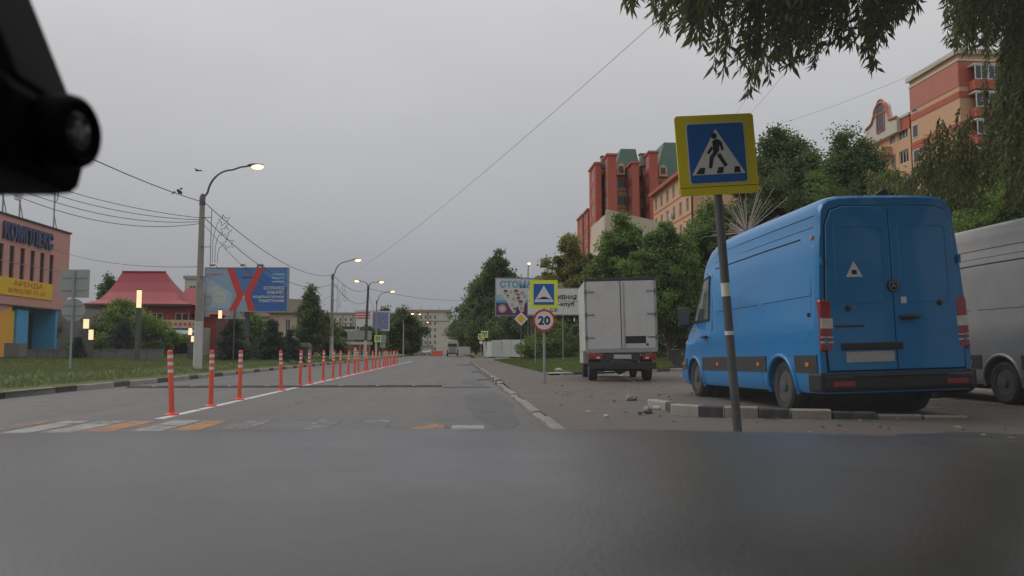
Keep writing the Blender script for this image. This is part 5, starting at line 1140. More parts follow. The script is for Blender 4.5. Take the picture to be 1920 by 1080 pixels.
# ---- cream apartment blocks at the end of the road
def block(label, px0, px1, ytop, Y, cols, rows, wallm='cream', endw=0, z0=.1, bands=True):
    a, b_ = P(px0, 660, Y), P(px1, 660, Y); W = b_.x-a.x; Hh = P(px0, ytop, Y).z-z0; t = thing('apartment_block', label, 'apartment block', (a.x, Y, z0)); We = W*(1-endw)
    cw_ = We/cols; fh = (Hh-1.2)/rows; h = [(cw_*(c+.3), cw_*(c+.3)+min(1.5, cw_*.45), .9+fh*r_, .9+fh*r_+1.5) for c in range(cols) for r_ in range(rows)]
    m = MB(); wall_holes(m, W, Hh+.3, h, .2, 0, -.3); m.b(0, W, .21, 14, -.3, Hh-.02); m.build('wall', wallm, t)
    for q in h: window(t, *q, fw=.1)
    MB().b(-.3, W+.3, -.35, 14.3, Hh, Hh+.9).build('roof_parapet', 'taupe', t)
    for c in range(1, cols, 2): MB().b(cw_*c-.35, cw_*c+.25, -.08, -.0, 0, Hh).build('stair_strip', 'taupe', t)
    if bands: MB().b(-.05, W+.05, -.06, -.0, Hh*.76, Hh*.76+.5).build('band', 'taupe', t)
    for k in range(4): MB().tube([(W*(.15+.2*k), 5, Hh+.8), (W*(.15+.2*k), 5, Hh+2.6)], .06, 5).build('roof_aerial', 'post_steel', t)
    return t
block('cream six storey apartment block closing the end of the road', 757, 844, 585, 310, 7, 6, 'cream', .28)
block('cream apartment block behind the property billboard', 612, 702, 590, 330, 8, 6, 'cream', .12)
block('pale grey apartment block seen between lamp posts, half hidden', 700, 757, 592, 345, 5, 6, 'cream', .0)
# ---- long brick and peach apartment row with green mansards
YA = 128.0; SC = YA/FPX
def ax(px): return P(px, 400, YA).x
def az(py, px=1180): return P(px, py, YA).z
t = thing('apartment_row', 'red and peach apartment building with green mansard roofs', 'apartment block', (ax(1180), YA, .2)); x_0 = ax(1180)
def facade(W, Z0, Z1, m, mtx, cols, rows_from, parent, ww=1.3, wh=1.5, bars=1, fh=3.0, band=True, fw=.11):
    """one wall with real openings for every storey; mtx places it"""
    h = []; r_ = Z1-2.3
    while r_ > rows_from:
        for c in range(cols): cx = W*(c+.5)/cols; h.append((cx-ww/2, cx+ww/2, r_, r_+wh))
        r_ -= fh
    b = MB(); wall_holes(b, W, Z1-Z0, h, .25, 0, Z0); b.v = [tuple(mtx @ Vector(v)) for v in b.v]; o = b.build('wall', m, parent)
    for q in h: window(parent, *q, y=.14, fw=fw, bars=bars, mtx=mtx, gl='glass_dark' if rnd.random() < .7 else 'glass_pale')
    if band:
        for q in sorted({q[2] for q in h}): b = MB().b(-.03, W+.03, -.05, .0, q-.55, q-.35); b.v = [tuple(mtx @ Vector(v)) for v in b.v]; b.build('string_course', 'rose_band' if m == 'peach' else 'peach', parent)
    return o
def at_(x, y): return Matrix.Translation((x, y, 0))
def side(x, y): return Matrix.Translation((x, y, 0)) @ Matrix.Rotation(R(-90), 4, 'Z')       # wall facing -x, running towards the camera
LOW = 6.0
def tower(px_l, px_c, px_r, ytop, mside='brick_rust', mfront='brick_rust', y=0, cols=1, win_front=False, rb=18):
    xc, xr = P(px_c, 400, YA+y).x-x_0, P(px_r, 400, YA+y).x-x_0; Zt = P(px_c, ytop, YA+y).z-.2; dep = max(1.5, (YA+y)*((px_c-856)/(px_l-856)-1))
    facade(dep, 0, Zt, mside, side(xc, y+dep), cols, Zt-rb, t, 1.9, 2.0, 2, band=False, fw=.2)
    if win_front: facade(xr-xc, 0, Zt, mfront, at_(xc, y), 1, Zt-rb, t)
    else: MB().b(xc+.001, xr, y, y+.3, 0, Zt).build('wall', mfront, t)
    MB().b(xr-.3, xr, y+.3, y+dep, 0, Zt-.05).build('wall', mfront, t); MB().b(xc-.2, xr+.2, y-.2, y+dep, Zt, Zt+.3).build('cornice', 'rose_band', t)
    # arched attic window above the top storey of the side
    return xc, xr, Zt
tower(1082, 1092, 1099, 404, y=16); tower(1095, 1102, 1110, 394, y=10)
tower(1105, 1117, 1128, 307, y=2); tower(1127, 1140, 1157, 291, cols=2); tower(1170, 1186, 1199, 306, cols=2); tower(1199, 1219, 1235, 286, cols=2)
body_ = []
for px0, px1, yt, y_, mm, cols in ((1120, 1142, 335, 5, 'peach', 2), (1152, 1186, 328, 5, 'peach', 3), (1183, 1218, 322, 6.5, 'peach', 2), (1228, 1300, 332, 4, 'peach', 5), (1300, 1450, 322, 8, 'brick_rust', 9)):
    xa, xb = P(px0, 400, YA+y_).x-x_0, P(px1, 400, YA+y_).x-x_0; Zt = P(px0, yt, YA+y_).z-.2; facade(xb-xa, 0, Zt, mm, at_(xa, y_), cols, Zt-17, t, 1.5, 1.7); MB().b(xa, xb, y_+.3, y_+3, 0, Zt-.05).build('wall_core', mm, t); MB().b(xa-.2, xb+.2, y_-.35, y_+.3, Zt, Zt+.35).build('eaves', 'rose_band', t)
for px0, px1, y_top, y_bot, y_ in ((1153, 1200, 283, 330, 4.8), (1232, 1290, 270, 333, 3.8), (1300, 1440, 296, 324, 8)):
    xa, xb = P(px0, 400, YA+y_).x-x_0, P(px1, 400, YA+y_).x-x_0; z0_, z1_ = P(px0, y_bot, YA+y_).z-.2, P(px0, y_top, YA+y_+3).z-.2; i_ = (z1_-z0_)*.28
    mr_ = MB().add([(xa-.3, y_-.4, z0_), (xb+.3, y_-.4, z0_), (xb+.3, y_+12, z0_), (xa-.3, y_+12, z0_), (xa+i_, y_+i_, z1_), (xb-i_*.2, y_+i_, z1_), (xb-i_*.2, y_+11, z1_), (xa+i_, y_+11, z1_)], [(0, 1, 5, 4), (1, 2, 6, 5), (2, 3, 7, 6), (3, 0, 4, 7), (4, 5, 6, 7)]).build('mansard_roof', 'green_roof', t)
    MB().prism([(-.7, 0), (.7, 0), (.7, 1.3), (.5, 1.8), (0, 2.05), (-.5, 1.8), (-.7, 1.3)], 1.2, front(xa+1.0, y_+.6, z0_+.1)).build('dormer', 'peach', mr_); MB().b(xa+.6, xa+1.4, y_-.64, y_-.60, z0_+.5, z0_+1.6).build('dormer_pane', 'glass_dark', mr_)
for px, py in ((1141, 285), (1216, 279), (1237, 279)): x = ax(px)-x_0; MB().b(x-.5, x+.5, 3.2, 4.2, az(py)-2.2, az(py)-.3).build('chimney', 'grey_wall', t); MB().b(x-.6, x+.6, 3.1, 4.3, az(py)-.3, az(py)-.1).build('chimney_cap', 'roof_dark', t)
# lower wing running towards the camera beside the row; its long wall faces the road
XA = P(1225, 370, 118).x; ya0, ya1 = XP(1296, 380, XA).y, 118; t2 = thing('apartment_wing', 'peach apartment wing with thin red eaves behind the maples', 'apartment block', (XA, ya0, .2)); W = ya1-ya0; Zt = P(1225, 370, 118).z-.2
mA = Matrix.Translation((0, W, 0)) @ Matrix.Rotation(R(-90), 4, 'Z')
facade(W, 0, Zt, 'peach', mA, 6, Zt-14, t2, 1.2, 1.8); MB().b(.27, 14, 0, W, 0, Zt-.03).build('wall_core', 'peach', t2); MB().b(-.7, 14.3, -.4, W+.2, Zt, Zt+.45).build('eaves', 'brick_rust', t2); MB().b(-.3, 14, -.2, W, Zt+.45, Zt+.9).build('roof_edge', 'brown_roof', t2)
MB().box((-.25, W*.45, Zt-4.6), (.4, .8, .55)).build('air_conditioner', 'bb_white', t2)
# pale building with a sloping left edge hidden in the trees
YP = 78; a, b_ = P(1130, 440, YP), P(1262, 440, YP); t = thing('pale_hall', 'pale beige hall with slanted gable showing through the trees', 'building', (a.x, YP, .2)); W = b_.x-a.x; zA = P(1135, 392, YP).z-.2; zB = P(1262, 422, YP).z-.2
for k in range(6):
    f0, f1 = k/6, (k+1)/6; xa = lambda f: -1.0+1.4*f*1.0
    MB().prism([(xa(f0), zA*f0+(.02 if k else -.3)), (W, zB*f0+(.02 if k else -.3)), (W, zB*f1), (xa(f1), zA*f1)], .3, front(0, .3, 0)).build('cladding_panel', 'beige', t)
MB().prism([(-.5, 0), (W, 0), (W, zB-.3), (.3, zA-.5)], 8, front(0, 8.5, 0)).build('core', 'beige', t)
# ---- tall striped tower and the gabled block beside it, on the right
XB = 54.0
def yb(px, py=300): return XP(px, py, XB).y
Yn, Yf = yb(1800, 200), yb(1709, 250); Zt = XP(1800, 99, XB).z-.2
t = thing('striped_tower', 'tall peach and brick red striped apartment tower with glazed balconies', 'apartment block', (XB, Yn, .2))
dep = Yf-Yn; mS = Matrix.Translation((0, dep, 0)) @ Matrix.Rotation(R(-90), 4, 'Z')
def zB(px, py): return XP(px, py, XB).z-.2
MB().b(0, 15, 0, dep, 0, Zt).build('core', 'peach', t)
# stripes of the blank side wall
for y0_, y1_, mm in ((112, 160, 'rose_band'), (170, 182, 'brick_rust'), (228, 236, 'brick_rust'), (238, 243, 'brick_rust'), (300, 312, 'brick_rust')):
    z1_, z0_ = zB(1800, y0_), zB(1800, y1_); MB().b(-.06, .0, 0, dep, z0_, z1_).build('brick_band', mm, t); MB().b(0, 15, -.06, 0, z0_, z1_).build('brick_band', 'brick_rust', t)
MB().b(-.35, 15.3, -.35, dep+.3, Zt, Zt+.5).build('cornice', 'cream', t); MB().b(-.12, 15.1, -.12, dep+.1, zB(1800, 112), zB(1800, 108)).build('cornice_line', 'cream', t)
z_ = zB(1800, 152)
while z_ > 4:
    bl_ = MB().b(1.0, 7.0, -1.2, 0, z_-1.1, z_-.1).build('balcony', 'brick_rust', t); MB().b(1.0, 7.0, -1.2, -.05, z_+1.5, z_+1.7).build('balcony_top', 'cream', bl_)
    for k in range(4): window(t, 1.05+1.48*k, 2.5+1.48*k, z_-.08, z_+1.5, y=-1.15, bars=1, fw=.1)
    window(t, 9.5, 11.3, z_-.2, z_+1.4, y=-.05, bars=1, fw=.1)
    window(t, .3, 1.5, z_-.9, z_+.7, y=-.03, bars=0, fw=.1, mtx=mS)
    z_ -= 3.0
# gabled block beyond the tower
Yg0, Yg1 = yb(1709, 300), yb(1616, 300); t = thing('gabled_block', 'brick apartment block with a curved pale gable and arched window', 'apartment block', (XB, Yg0, .2)); dg = Yg1-Yg0; Zg = zB(1700, 218)
mG = Matrix.Translation((0, dg, 0)) @ Matrix.Rotation(R(-90), 4, 'Z')
h = []; z_ = zB(1690, 262)
while z_ > 3: h += [(dg-2.6, dg-.6, z_, z_+1.6), (dg-4.6, dg-3.4, z_, z_+1.6), (.5, 1.7, z_-1.2, z_+.4)]; z_ -= 3.0
m = MB(); wall_holes(m, dg, Zg, h, .25); m.v = [tuple(mG @ Vector(v)) for v in m.v]; m.build('wall', 'peach', t); MB().b(.26, 14, .05, dg-.05, 0, Zg-.05).build('core', 'brick_rust', t)
for q in h: window(t, *q, y=.14, bars=2, fw=.1, mtx=mG)
MB().b(-.08, 0, 0, dg, zB(1690, 247), Zg).build('brick_band', 'brick_rust', t); MB().b(-.2, 14, -.1, dg+.1, Zg, Zg+.3).build('cornice', 'cream', t)
ga, gb = dg-(yb(1690, 230)-Yg0), dg-(yb(1632, 230)-Yg0); gc = (ga+gb)/2; gw = (ga-gb)/2; zg0 = zB(1660, 262)
pts = [(gc-gw, zg0), (gc+gw, zg0), (gc+gw, zB(1680, 225)), (gc+gw*.55, zB(1680, 222)), (gc+gw*.42, zB(1668, 208))] + [(gc+gw*.42*math.cos(R(a)), zB(1665, 208)+1.2*math.sin(R(a))) for a in range(15, 180, 15)] + [(gc-gw*.42, zB(1650, 216)), (gc-gw*.6, zB(1645, 232)), (gc-gw, zB(1640, 240))]
mg = mG @ Matrix.Translation((0, 0, 0)) @ FRONT
gb_ = MB().prism(pts, .6, mg).build('gable', 'cream', t); MB().tube([tuple(mG @ Vector((x, -.6, z))) for x, z in pts[2:]], .22, 6).build('gable_coping', 'rose_band', gb_, 60)
aw = [(gc-.9, zg0+1), (gc+.9, zg0+1)] + [(gc+.9*math.cos(R(a)), zg0+4.2+.9*math.sin(R(a))) for a in range(0, 181, 20)]
MB().prism(aw, .05, mG @ Matrix.Translation((0, -.605, 0)) @ FRONT).build('arched_window', 'glass_dark', gb_); MB().tube([tuple(mG @ Vector((x, -.64, z))) for x, z in aw+[aw[0]]], .12, 6).build('window_surround', 'rose_band', gb_)
MB().tube([tuple(mG @ Vector((gc-1.4, -.66, zg0+3.3))), tuple(mG @ Vector((gc+1.4, -.66, zg0+3.3)))], .1, 6).build('window_bar', 'rose_band', gb_)
for k in range(3): MB().b(-1.3, 0, dg-(gc+1.2), dg-(gc-1.2), zg0-2.2-3*k, zg0-1.2-3*k).build('balcony', 'peach', t)
# farther brick wing left of the gable
# ================================================================== TREES AND SHRUBS
def ptree(label, pxc, ytop, hwpx, Y, z0, **k):
    """tree whose axis, top and half width come from the photograph at the distance Y"""
    q = P(pxc, ytop, Y); return tree(label, q.x, Y, z0, q.z-z0, hwpx*Y/FPX, **k)
far = 'linden trees along the far right kerb'
ptree('tall dark linden behind the dentist billboard, nearest of its row', 930, 468, 42, 136, .15, base=.10, n=130, per=190, leaf=.42, m='leaf_linden', seed=11, tr=.3, clump=.10)
ptree('dark linden beside the white fence, second of its row', 908, 500, 36, 160, .15, base=.10, n=100, per=170, leaf=.45, m='leaf_linden', seed=12, tr=.3, clump=.11)
ptree('dark linden in the middle of the row beyond the side street', 893, 540, 30, 190, .15, base=.08, n=80, per=150, leaf=.5, m='leaf_linden', seed=13, tr=.3, clump=.12)
ptree('small dark linden near the far bus', 880, 575, 24, 230, .15, base=.08, n=70, per=140, leaf=.6, m='leaf_linden', seed=14, tr=.3, clump=.12)
ptree('broad dark tree behind the white corrugated fence', 972, 560, 42, 126, .15, base=.08, n=90, per=160, leaf=.38, m='leaf_linden', seed=15, tr=.25, clump=.12)
ptree('olive green tree left of the white box truck', 1072, 432, 44, 62, .3, base=.12, n=120, per=230, leaf=.20, m='leaf_olive', seed=21, tr=.16, clump=.10)
ptree('dark maple directly behind the white box truck', 1165, 398, 56, 50, .3, base=.14, n=150, per=260, leaf=.17, m='leaf_maple', seed=22, tr=.16, clump=.10)
ptree('dense maple between the box truck and the blue van', 1252, 420, 52, 42, .3, base=.2, n=150, per=260, leaf=.15, m='leaf_maple', seed=23, tr=.13, clump=.10)
ptree('dark maple behind the pole of the large crossing sign', 1325, 372, 62, 48, .3, base=.15, n=140, per=260, leaf=.17, m='leaf_maple', seed=24, tr=.16, clump=.10)
ptree('tall dark tree behind the firework ornament', 1462, 236, 96, 46, .3, base=.15, n=210, per=320, leaf=.17, m='leaf_linden', seed=25, tr=.2, clump=.09)
ptree('tall pointed dark tree behind the blue van roof', 1578, 245, 88, 50, .3, base=.15, n=190, per=320, leaf=.18, m='leaf_linden', seed=26, tr=.2, clump=.09)
ptree('rounded dark tree squeezed between the two tall ones by the blue van', 1525, 285, 60, 43, .3, base=.15, n=130, per=280, leaf=.16, m='leaf_maple', seed=36, tr=.15, clump=.10)
ptree('leafy olive tree between blue van and striped tower', 1672, 318, 74, 40, .3, base=.15, n=140, per=280, leaf=.15, m='leaf_maple', seed=27, tr=.16, clump=.10)
ptree('bright shrubby tree hiding the foot of the striped tower', 1790, 290, 80, 34, .3, base=.15, n=130, per=280, leaf=.14, m='leaf_olive', seed=28, tr=.15, clump=.10)
ptree('broad tree filling the lot corner behind the silver van', 1905, 240, 95, 30, .2, base=.15, n=140, per=280, leaf=.13, m='leaf_maple', seed=29, tr=.15, clump=.10)
for i, (px, yt, hw_, Y, mm, lb) in enumerate(((1040, 604, 40, 58, 'leaf_bush', 'light green lilac bush behind the round 20 sign'), (1000, 628, 22, 64, 'leaf_bush', 'small bush at the foot of the dentist billboard'), (1110, 600, 40, 60, 'leaf_maple', 'dark hedge bush left behind the box truck'), (1255, 592, 42, 56, 'leaf_linden', 'dark hedge bush between box truck and blue van'), (1330, 600, 40, 54, 'leaf_linden', 'dark hedge bush behind the blue van windscreen'), (1180, 590, 45, 62, 'leaf_linden', 'dark hedge bush hidden behind the box truck'))):
    ptree(lb, px, yt, hw_, Y, .3, base=.02, n=50, per=230, leaf=.13, m=mm, seed=40+i, tr=.05, clump=.16, name='shrub', cat='bush')
# left side
ptree('broad light green tree before the brick house', 236, 562, 62, 57, .6, base=.06, n=90, per=280, leaf=.16, m='leaf_bush', seed=51, tr=.12, clump=.12)
ptree('far dark tree rising behind the crimson roof', 208, 513, 20, 125, .6, base=.2, n=50, per=150, leaf=.4, m='leaf_linden', seed=52, tr=.2)
ptree('slender drooping birch beside the second lamp post', 582, 532, 27, 66, .5, base=.12, n=90, per=220, leaf=.16, m='leaf_birch', bark='bark_pale', seed=53, tr=.11, prof=.6, clump=.12)
ptree('dark bushy tree under the second lamp post', 608, 588, 26, 74, .5, base=.05, n=60, per=200, leaf=.2, m='leaf_linden', seed=54, tr=.1)
ptree('dark green tree behind the spruces under the billboard', 470, 585, 30, 70, .5, base=.05, n=60, per=200, leaf=.2, m='leaf_maple', seed=55, tr=.1)
ptree('pale willow tree left of the cream apartment block', 752, 578, 26, 168, .2, base=.06, n=90, per=170, leaf=.5, m='leaf_birch', seed=56, tr=.3)
ptree('dark tree behind the property billboard', 716, 580, 22, 175, .2, base=.06, n=70, per=150, leaf=.5, m='leaf_birch', seed=57, tr=.3)
ptree('low dark tree before the far fence', 772, 615, 14, 180, .2, base=.06, n=50, per=130, leaf=.5, m='leaf_linden', seed=58, tr=.2)
ptree('green tree behind the grey direction board', 690, 612, 26, 118, .4, base=.05, n=60, per=160, leaf=.34, m='leaf_linden', seed=59, tr=.2)
ptree('low tree behind the red brick garage', 640, 620, 20, 120, .4, base=.05, n=50, per=150, leaf=.34, m='leaf_linden', seed=60, tr=.2)
def pspruce(label, px, yt, hw_, Y, seed, lay=13): q = P(px, yt, Y); z0 = zleft(q.x, Y); return spruce(label, q.x, Y, z0, q.z-z0, hw_*Y/FPX, seed, lay)
pspruce('dark spruce between the tall column light and the broad tree', 232, 598, 40, 52, 61); pspruce('small young spruce by the short column lights', 148, 628, 17, 42, 62, 9); pspruce('dark spruce behind the triangular sign back', 437, 588, 36, 47, 63); pspruce('dark spruce right of the triangular sign back', 510, 592, 36, 51, 64); pspruce('low broad spruce beside the utility cabinet', 545, 612, 26, 55, 65, 10)
# far wood closing the view: reads as one mass
rg = np.random.default_rng(77); pos = []; ti = []
for k in range(260):
    px = rg.uniform(560, 1010); Y = rg.uniform(360, 430); top = 6+6*rg.uniform()+2.5*math.sin(px*.05); c = P(px, 640, Y); n = 90; d = rg.normal(size=(n, 3))*np.array([2.6, 2.0, 1.0]); d[:, 2] = rg.uniform(0, top, n)
    pos.append(np.array([c.x, Y, 0])+d); ti.append(np.full(n, rg.uniform(.2, .9)))
pos = np.concatenate(pos); tag(link('distant_wood', leaf_mesh('distant_wood', pos, rg.normal(size=pos.shape), 1.5, .7, np.concatenate(ti), 'leaf_linden', 7)), 'distant line of woods closing the street', 'woods', None, 'stuff')
# ---- big willow beside the lot: trunk outside the picture, hanging twigs reach into it
wt = thing('willow_tree', 'large willow with drooping leafy twigs hanging over the parking lot', 'willow', (8.6, 5.6, LZ))
O = Vector((8.6, 5.6, LZ)); wood = MB(); rg = np.random.default_rng(5)
wood.tube([(0, 0, -.2), (.1, .1, 1.5), (-.1, .2, 3.2)], [.42, .34, .28], 12)
limbs = [[(-.1, .2, 3.0), (-2.2, .6, 4.7), (-4.6, 1.3, 5.3), (-6.6, 1.9, 5.1)], [(-.1, .2, 3.1), (-1.6, 1.8, 4.8), (-3.2, 2.4, 5.5), (-5.2, 2.0, 5.6)], [(-.1, .2, 3.1), (-.9, 2.4, 5.3), (-1.2, 4.8, 6.5), (-2.0, 6.2, 6.9)], [(0, .2, 3.1), (.4, 2.6, 5.5), (.2, 5.0, 7.0), (-.3, 7.0, 7.6)], [(0, .2, 3.1), (-2.0, -1.5, 5.4), (-4.5, -2.5, 6.4), (-6.2, -3.0, 6.2)], [(0, .2, 3.1), (0, 0, 5.5), (-.5, 1, 8.0), (-1, 1.5, 9.5)], [(0, .2, 3.1), (1.5, -1, 5.5), (3, -1.5, 7), (4, -2, 7.2)]]
for l in limbs: wood.tube(l, [.17, .11, .065, .025], 8)
pos = []; ax_ = []; ti = []
def near_limb(p, ids):
    best = None
    for i in ids:
        for a, b_ in zip(limbs[i], limbs[i][1:]):
            for u in (0, .25, .5, .75, 1):
                q = Vector(a).lerp(Vector(b_), u)
                if q.z > p.z+.1 and (best is None or (q-p).length < (best-p).length): best = q
    return best or Vector(limbs[ids[0]][2])
def strand(tip, ln, dens, leaf_t, ids, branch):
    """a hanging twig from a point above down to tip, with narrow leaves along it"""
    w0 = Vector((rg.normal()*.10+.16, rg.normal()*.10, 1)); top = tip + w0*ln; n = int(ln*dens); base_t = rg.uniform(.15, .7)
    us = np.linspace(0, 1, n); bow = rg.normal()*.08*ln
    P_ = np.array(tip)[None] + us[:, None]*np.array(w0*ln)[None] + (np.sin(us*math.pi)*bow)[:, None]*np.array([1, .3, 0])[None]
    pos.append(P_); d = np.tile(np.array([-.30, 0, -1.0]), (n, 1)) + rg.normal(size=(n, 3))*np.array([.62, .55, .36]); ax_.append(d); ti.append(np.full(n, base_t)+rg.normal(size=n)*.14)
    wood.tube([tuple(P_[0]), tuple(P_[n//2]), tuple(P_[-1])], [.0025, .004, .006], 4, False)
    if branch:
        e_ = near_limb(top, ids); mid = top.lerp(e_, .5)+Vector((0, 0, .12)); wood.tube([top, mid, e_], [.004, .008, .014], 4, False)
env = [(1175, 8), (1215, 40), (1260, 85), (1300, 100), (1345, 140), (1385, 165), (1440, 205), (1480, 150), (1530, 130), (1570, 80), (1610, 110), (1640, 145), (1665, 60), (1700, 40), (1725, 22)]
def envy(x): return float(np.interp(x, [a for a, _ in env], [b for _, b in env]))
for k in range(330):
    px = rg.uniform(1172, 1725); e_ = envy(px); py = e_ - (e_+60)*rg.uniform(0, 1)**.8; Y = rg.uniform(6.0, 8.3)
    tip = P(px, py, Y)-O; strand(tip, rg.uniform(.7, 1.1)+max(0, (py-20))*Y/FPX*1.1, 58, 0, (0, 1), k % 14 == 0)
def strands_right(n, x0, x1, ytop, ybot, Ya, Yb, l0, l1):
    for k in range(n):
        px = rg.uniform(x0, x1); f = (px-x0)/(x1-x0); py = rg.uniform(ytop(f), ybot(f)); Y = rg.uniform(Ya, Yb); tip = P(px, py, Y)-O; strand(tip, rg.uniform(l0, l1), 52, 0, (2, 3), False)
strands_right(70, 1775, 1870, lambda f: 10, lambda f: 85+20*f, 8.6, 10.5, .8, 1.5)
strands_right(240, 1868, 1995, lambda f: 20, lambda f: 330+90*f, 9.2, 12.5, 1.0, 2.0)
strands_right(150, 1720, 1905, lambda f: 330-150*f, lambda f: 392, 11.0, 13.5, .4, .8)
strands_right(34, 1630, 1780, lambda f: 360-30*f, lambda f: 385, 13.0, 15.0, .3, .5)
# unseen upper crown over lot and camera car, thickened to shade the van
for k in range(300):
    l = limbs[int(rg.integers(0, 7))]; q = Vector(l[1]).lerp(Vector(l[3]), float(rg.uniform(.2, 1))); c = np.array(q)+rg.normal(size=3)*np.array([.9, .9, .6])+np.array([0, 0, .9]); n = 150
    p = c+rg.normal(size=(n, 3))*.55; p = p[p[:, 2]+LZ > np.maximum(4.6, 1.5+.48*(p[:, 1]+O.y))]; pos.append(p); ax_.append(rg.normal(size=p.shape)+np.array([0, 0, -1.0])); ti.append(np.full(len(p), rg.uniform(.1, .6)))
wood.build('trunk', 'bark', wt, 60)
link('crown', leaf_mesh('crown', np.concatenate(pos), np.concatenate(ax_), np.where(np.arange(sum(len(p) for p in pos)) >= 0, .128, .1), .22, np.concatenate(ti), 'leaf_willow', 6), wt)

# added willow, unseen beside the camera car, there to shade the van's rear
tree('unseen willow added beside the camera car to shade the blue van', 6.6, -.9, LZ, 10.5, 3.7, base=.20, n=170, per=220, leaf=.22, m='leaf_willow', seed=91, tr=.3, clump=.12, name='willow_tree', cat='willow')
# ================================================================== THE CAMERA CAR: dashboard, screen and dashcam
m_, nt_, b_ = newmat('dash_plastic'); co_ = texco(nt_)
c_ = mixc(nt_, mapr(nt_, noise(nt_, co_, 3.5, 5, .7), .3, .7, 0, 1), (.020, .019, .020), (.028, .027, .028)); nt_.links.new(c_, b_.inputs[0])
nt_.links.new(mapr(nt_, noise(nt_, co_, 9, 5, .7), .3, .7, .26, .36), b_.inputs['Roughness']); b_.inputs['Specular IOR Level'].default_value = 1.0
bn_ = nt_.nodes.new('ShaderNodeBump'); bn_.inputs['Strength'].default_value = .10; bn_.inputs['Distance'].default_value = .002
vv_ = nt_.nodes.new('ShaderNodeTexVoronoi'); vv_.inputs['Scale'].default_value = 420; nt_.links.new(co_, vv_.inputs[0]); nt_.links.new(vv_.outputs[0], bn_.inputs['Height']); nt_.links.new(bn_.outputs[0], b_.inputs['Normal']); MATS['dash_plastic'] = m_
m_, nt_, b_ = newmat('screen_glass'); nt_.nodes.remove(b_)
tr_ = nt_.nodes.new('ShaderNodeBsdfTransparent'); tr_.inputs[0].default_value = (.965, .975, .97, 1); gl_ = nt_.nodes.new('ShaderNodeBsdfGlossy'); gl_.inputs['Roughness'].default_value = .01; lw_ = nt_.nodes.new('ShaderNodeLayerWeight'); lw_.inputs[0].default_value = .5; pw_ = nt_.nodes.new('ShaderNodeMath'); pw_.operation = 'POWER'; pw_.inputs[1].default_value = 4.0; nt_.links.new(lw_.outputs['Facing'], pw_.inputs[0]); fo_ = mapr(nt_, pw_.outputs[0], 0, 1, .03, .6)
ms_ = nt_.nodes.new('ShaderNodeMixShader'); nt_.links.new(fo_, ms_.inputs[0]); nt_.links.new(tr_.outputs[0], ms_.inputs[1]); nt_.links.new(gl_.outputs[0], ms_.inputs[2]); du_ = nt_.nodes.new('ShaderNodeBsdfTranslucent'); du_.inputs[0].default_value = (.9, .92, 1, 1); m2_ = nt_.nodes.new('ShaderNodeMixShader')   # dust film on the glass, added as a pale haze over the view
nt_.links.new(mapr(nt_, noise(nt_, texco(nt_), 2.5, 5, .6), .3, .7, .006, .015), m2_.inputs[0]); nt_.links.new(ms_.outputs[0], m2_.inputs[1]); nt_.links.new(du_.outputs[0], m2_.inputs[2]); nt_.links.new(m2_.outputs[0], nt_.nodes['Material Output'].inputs[0]); MATS['screen_glass'] = m_
t = thing('car_cabin', 'grey textured car dashboard under the windscreen of the camera car', 'car interior', (0, 0, 0))
def edge(X):                                    # height of the dashboard's far edge
    px = 870+X/.75*FPX; return 1.004-(np.interp(px, [0, 600, 1200, 1600, 2000], [806, 807, 812, 820, 830])-658)/FPX*.75
prof = [(.86, -.62), (.85, -.10), (.80, -.022), (.775, -.004), (.75, 0), (.70, .001), (.62, -.001), (.52, -.006), (.42, -.014), (.34, -.022), (.27, -.040), (.22, -.07), (.19, -.12), (.17, -.25), (.20, -.62)]
m = MB(); xs = lin(-.74, .74, 25); n = len(prof); vs = []
for x in xs:
    for y, z in prof: vs.append((x, y-.10*(x/.74)**2*(1 if y > .5 else .2), edge(x)+z+.004*math.cos(x*5)*(y < .5)))
fs = [(i*n+j, i*n+j+1, (i+1)*n+j+1, (i+1)*n+j) for i in range(len(xs)-1) for j in range(n-1)] + [tuple(range(n)), tuple((len(xs)-1)*n+j for j in range(n-1, -1, -1))]
m.add(vs, fs); m.build('dashboard', 'dash_plastic', t, 50)
m = MB(); vs = []; nu, nv = 15, 7
for i in range(nu):
    u = -1+2*i/(nu-1)
    for j in range(nv):
        v = j/(nv-1); w_ = .72-.14*v; vs.append((u*w_, .80-.10*u*u-.86*v, .895+.53*v+.02*math.sin(v*math.pi)))
m.add(vs, [(i*nv+j, (i+1)*nv+j, (i+1)*nv+j+1, i*nv+j+1) for i in range(nu-1) for j in range(nv-1)]); m.build('windscreen', 'screen_glass', t, 80)
for s in (-1, 1): MB().tube([(s*.73, .70, .86), (s*.66, .3, 1.16), (s*.59, -.16, 1.43)], .035, 10).build('pillar', 'dark_plastic', t, 50); MB().b(s*.74-.03, s*.74+.03, -.6, .80, .28, .88).build('door_panel', 'dark_plastic', t, bevel=.02)
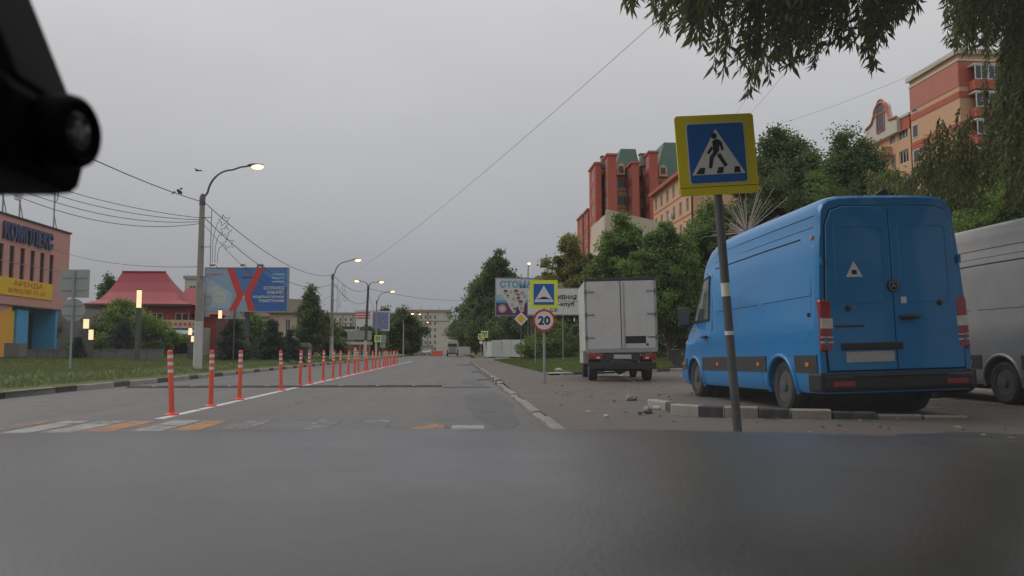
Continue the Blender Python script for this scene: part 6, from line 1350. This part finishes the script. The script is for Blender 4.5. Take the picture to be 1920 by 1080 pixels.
MB().b(-.62, .62, -.30, -.10, 1.43, 1.47).build('roof_header', 'dark_plastic', t, bevel=.015); MB().b(-.74, .74, -.6, .84, .22, .28).build('floor_pan', 'dark_plastic', t)
MB().b(-.76, .76, .87, 1.95, .30, .70).build('bonnet', 'dark_plastic', t, bevel=.06)
for s in (-1, 1): wheel(t, (s*.66, 1.25, .305), .305, .19, s)
for s in (-1, 1): wheel(t, (s*.66, -.9, .305), .305, .19, s); MB().b(s*.5-.04, s*.5+.04, -1.1, -.58, .24, .34).build('chassis_rail', 'frame_black', t)
# dashcam hanging from the screen
YD_ = .30; c = P(60, 262, YD_); d = thing('dashcam', 'black dashcam with round lens hanging from the windscreen', 'dashcam', c)
def lp(px, py, dy=0): q = P(px-22, py-14, YD_)-c; return Vector((q.x, dy, q.z))
mat('cam_black', (.0025, .0025, .0025), .6, .1, spec=.05)
b = MB(); pl = [(-330, -430), (-135, -430), (38, 0), (112, 188), (100, 230), (-330, 230)]; b.add([lp(x, y, e_) for e_ in (-.022, .022) for x, y in pl], [tuple(range(6)), tuple(range(11, 5, -1))]+[(i, 6+i, 6+(i+1) % 6, (i+1) % 6) for i in range(6)]); b.build('mount', 'cam_black', d, bevel=.002)
k_ = YD_/FPX
b = MB(); pl = [(-330, 185), (104, 188), (118, 220), (118, 300), (108, 338), (92, 352), (60, 356), (-330, 356)]; b.add([lp(x, y, e_) for e_ in (-.03, .028) for x, y in pl], [tuple(range(8)), tuple(range(15, 7, -1))]+[(i, 8+i, 8+(i+1) % 8, (i+1) % 8) for i in range(8)]); hs = b.build('housing', 'cam_black', d, bevel=.004, seg=3)
ctr = lp(128, 262); mt = Matrix.Translation(ctr) @ Matrix.Rotation(R(90), 4, 'Y') @ Matrix.Rotation(R(10), 4, 'X')
b = MB().lathe([(.0125, -.012), (.0138, .0), (.0138, .006), (.0128, .0092), (.0110, .0105), (.0095, .0090), (.0085, .0090)], 32, mt); b.build('lens_barrel', 'cam_black', d, 40)
MB().ell((0, 0, .0075), (.0085, .0085, .003), 20, 8, mt).build('lens', 'glass_dark', d, 60)
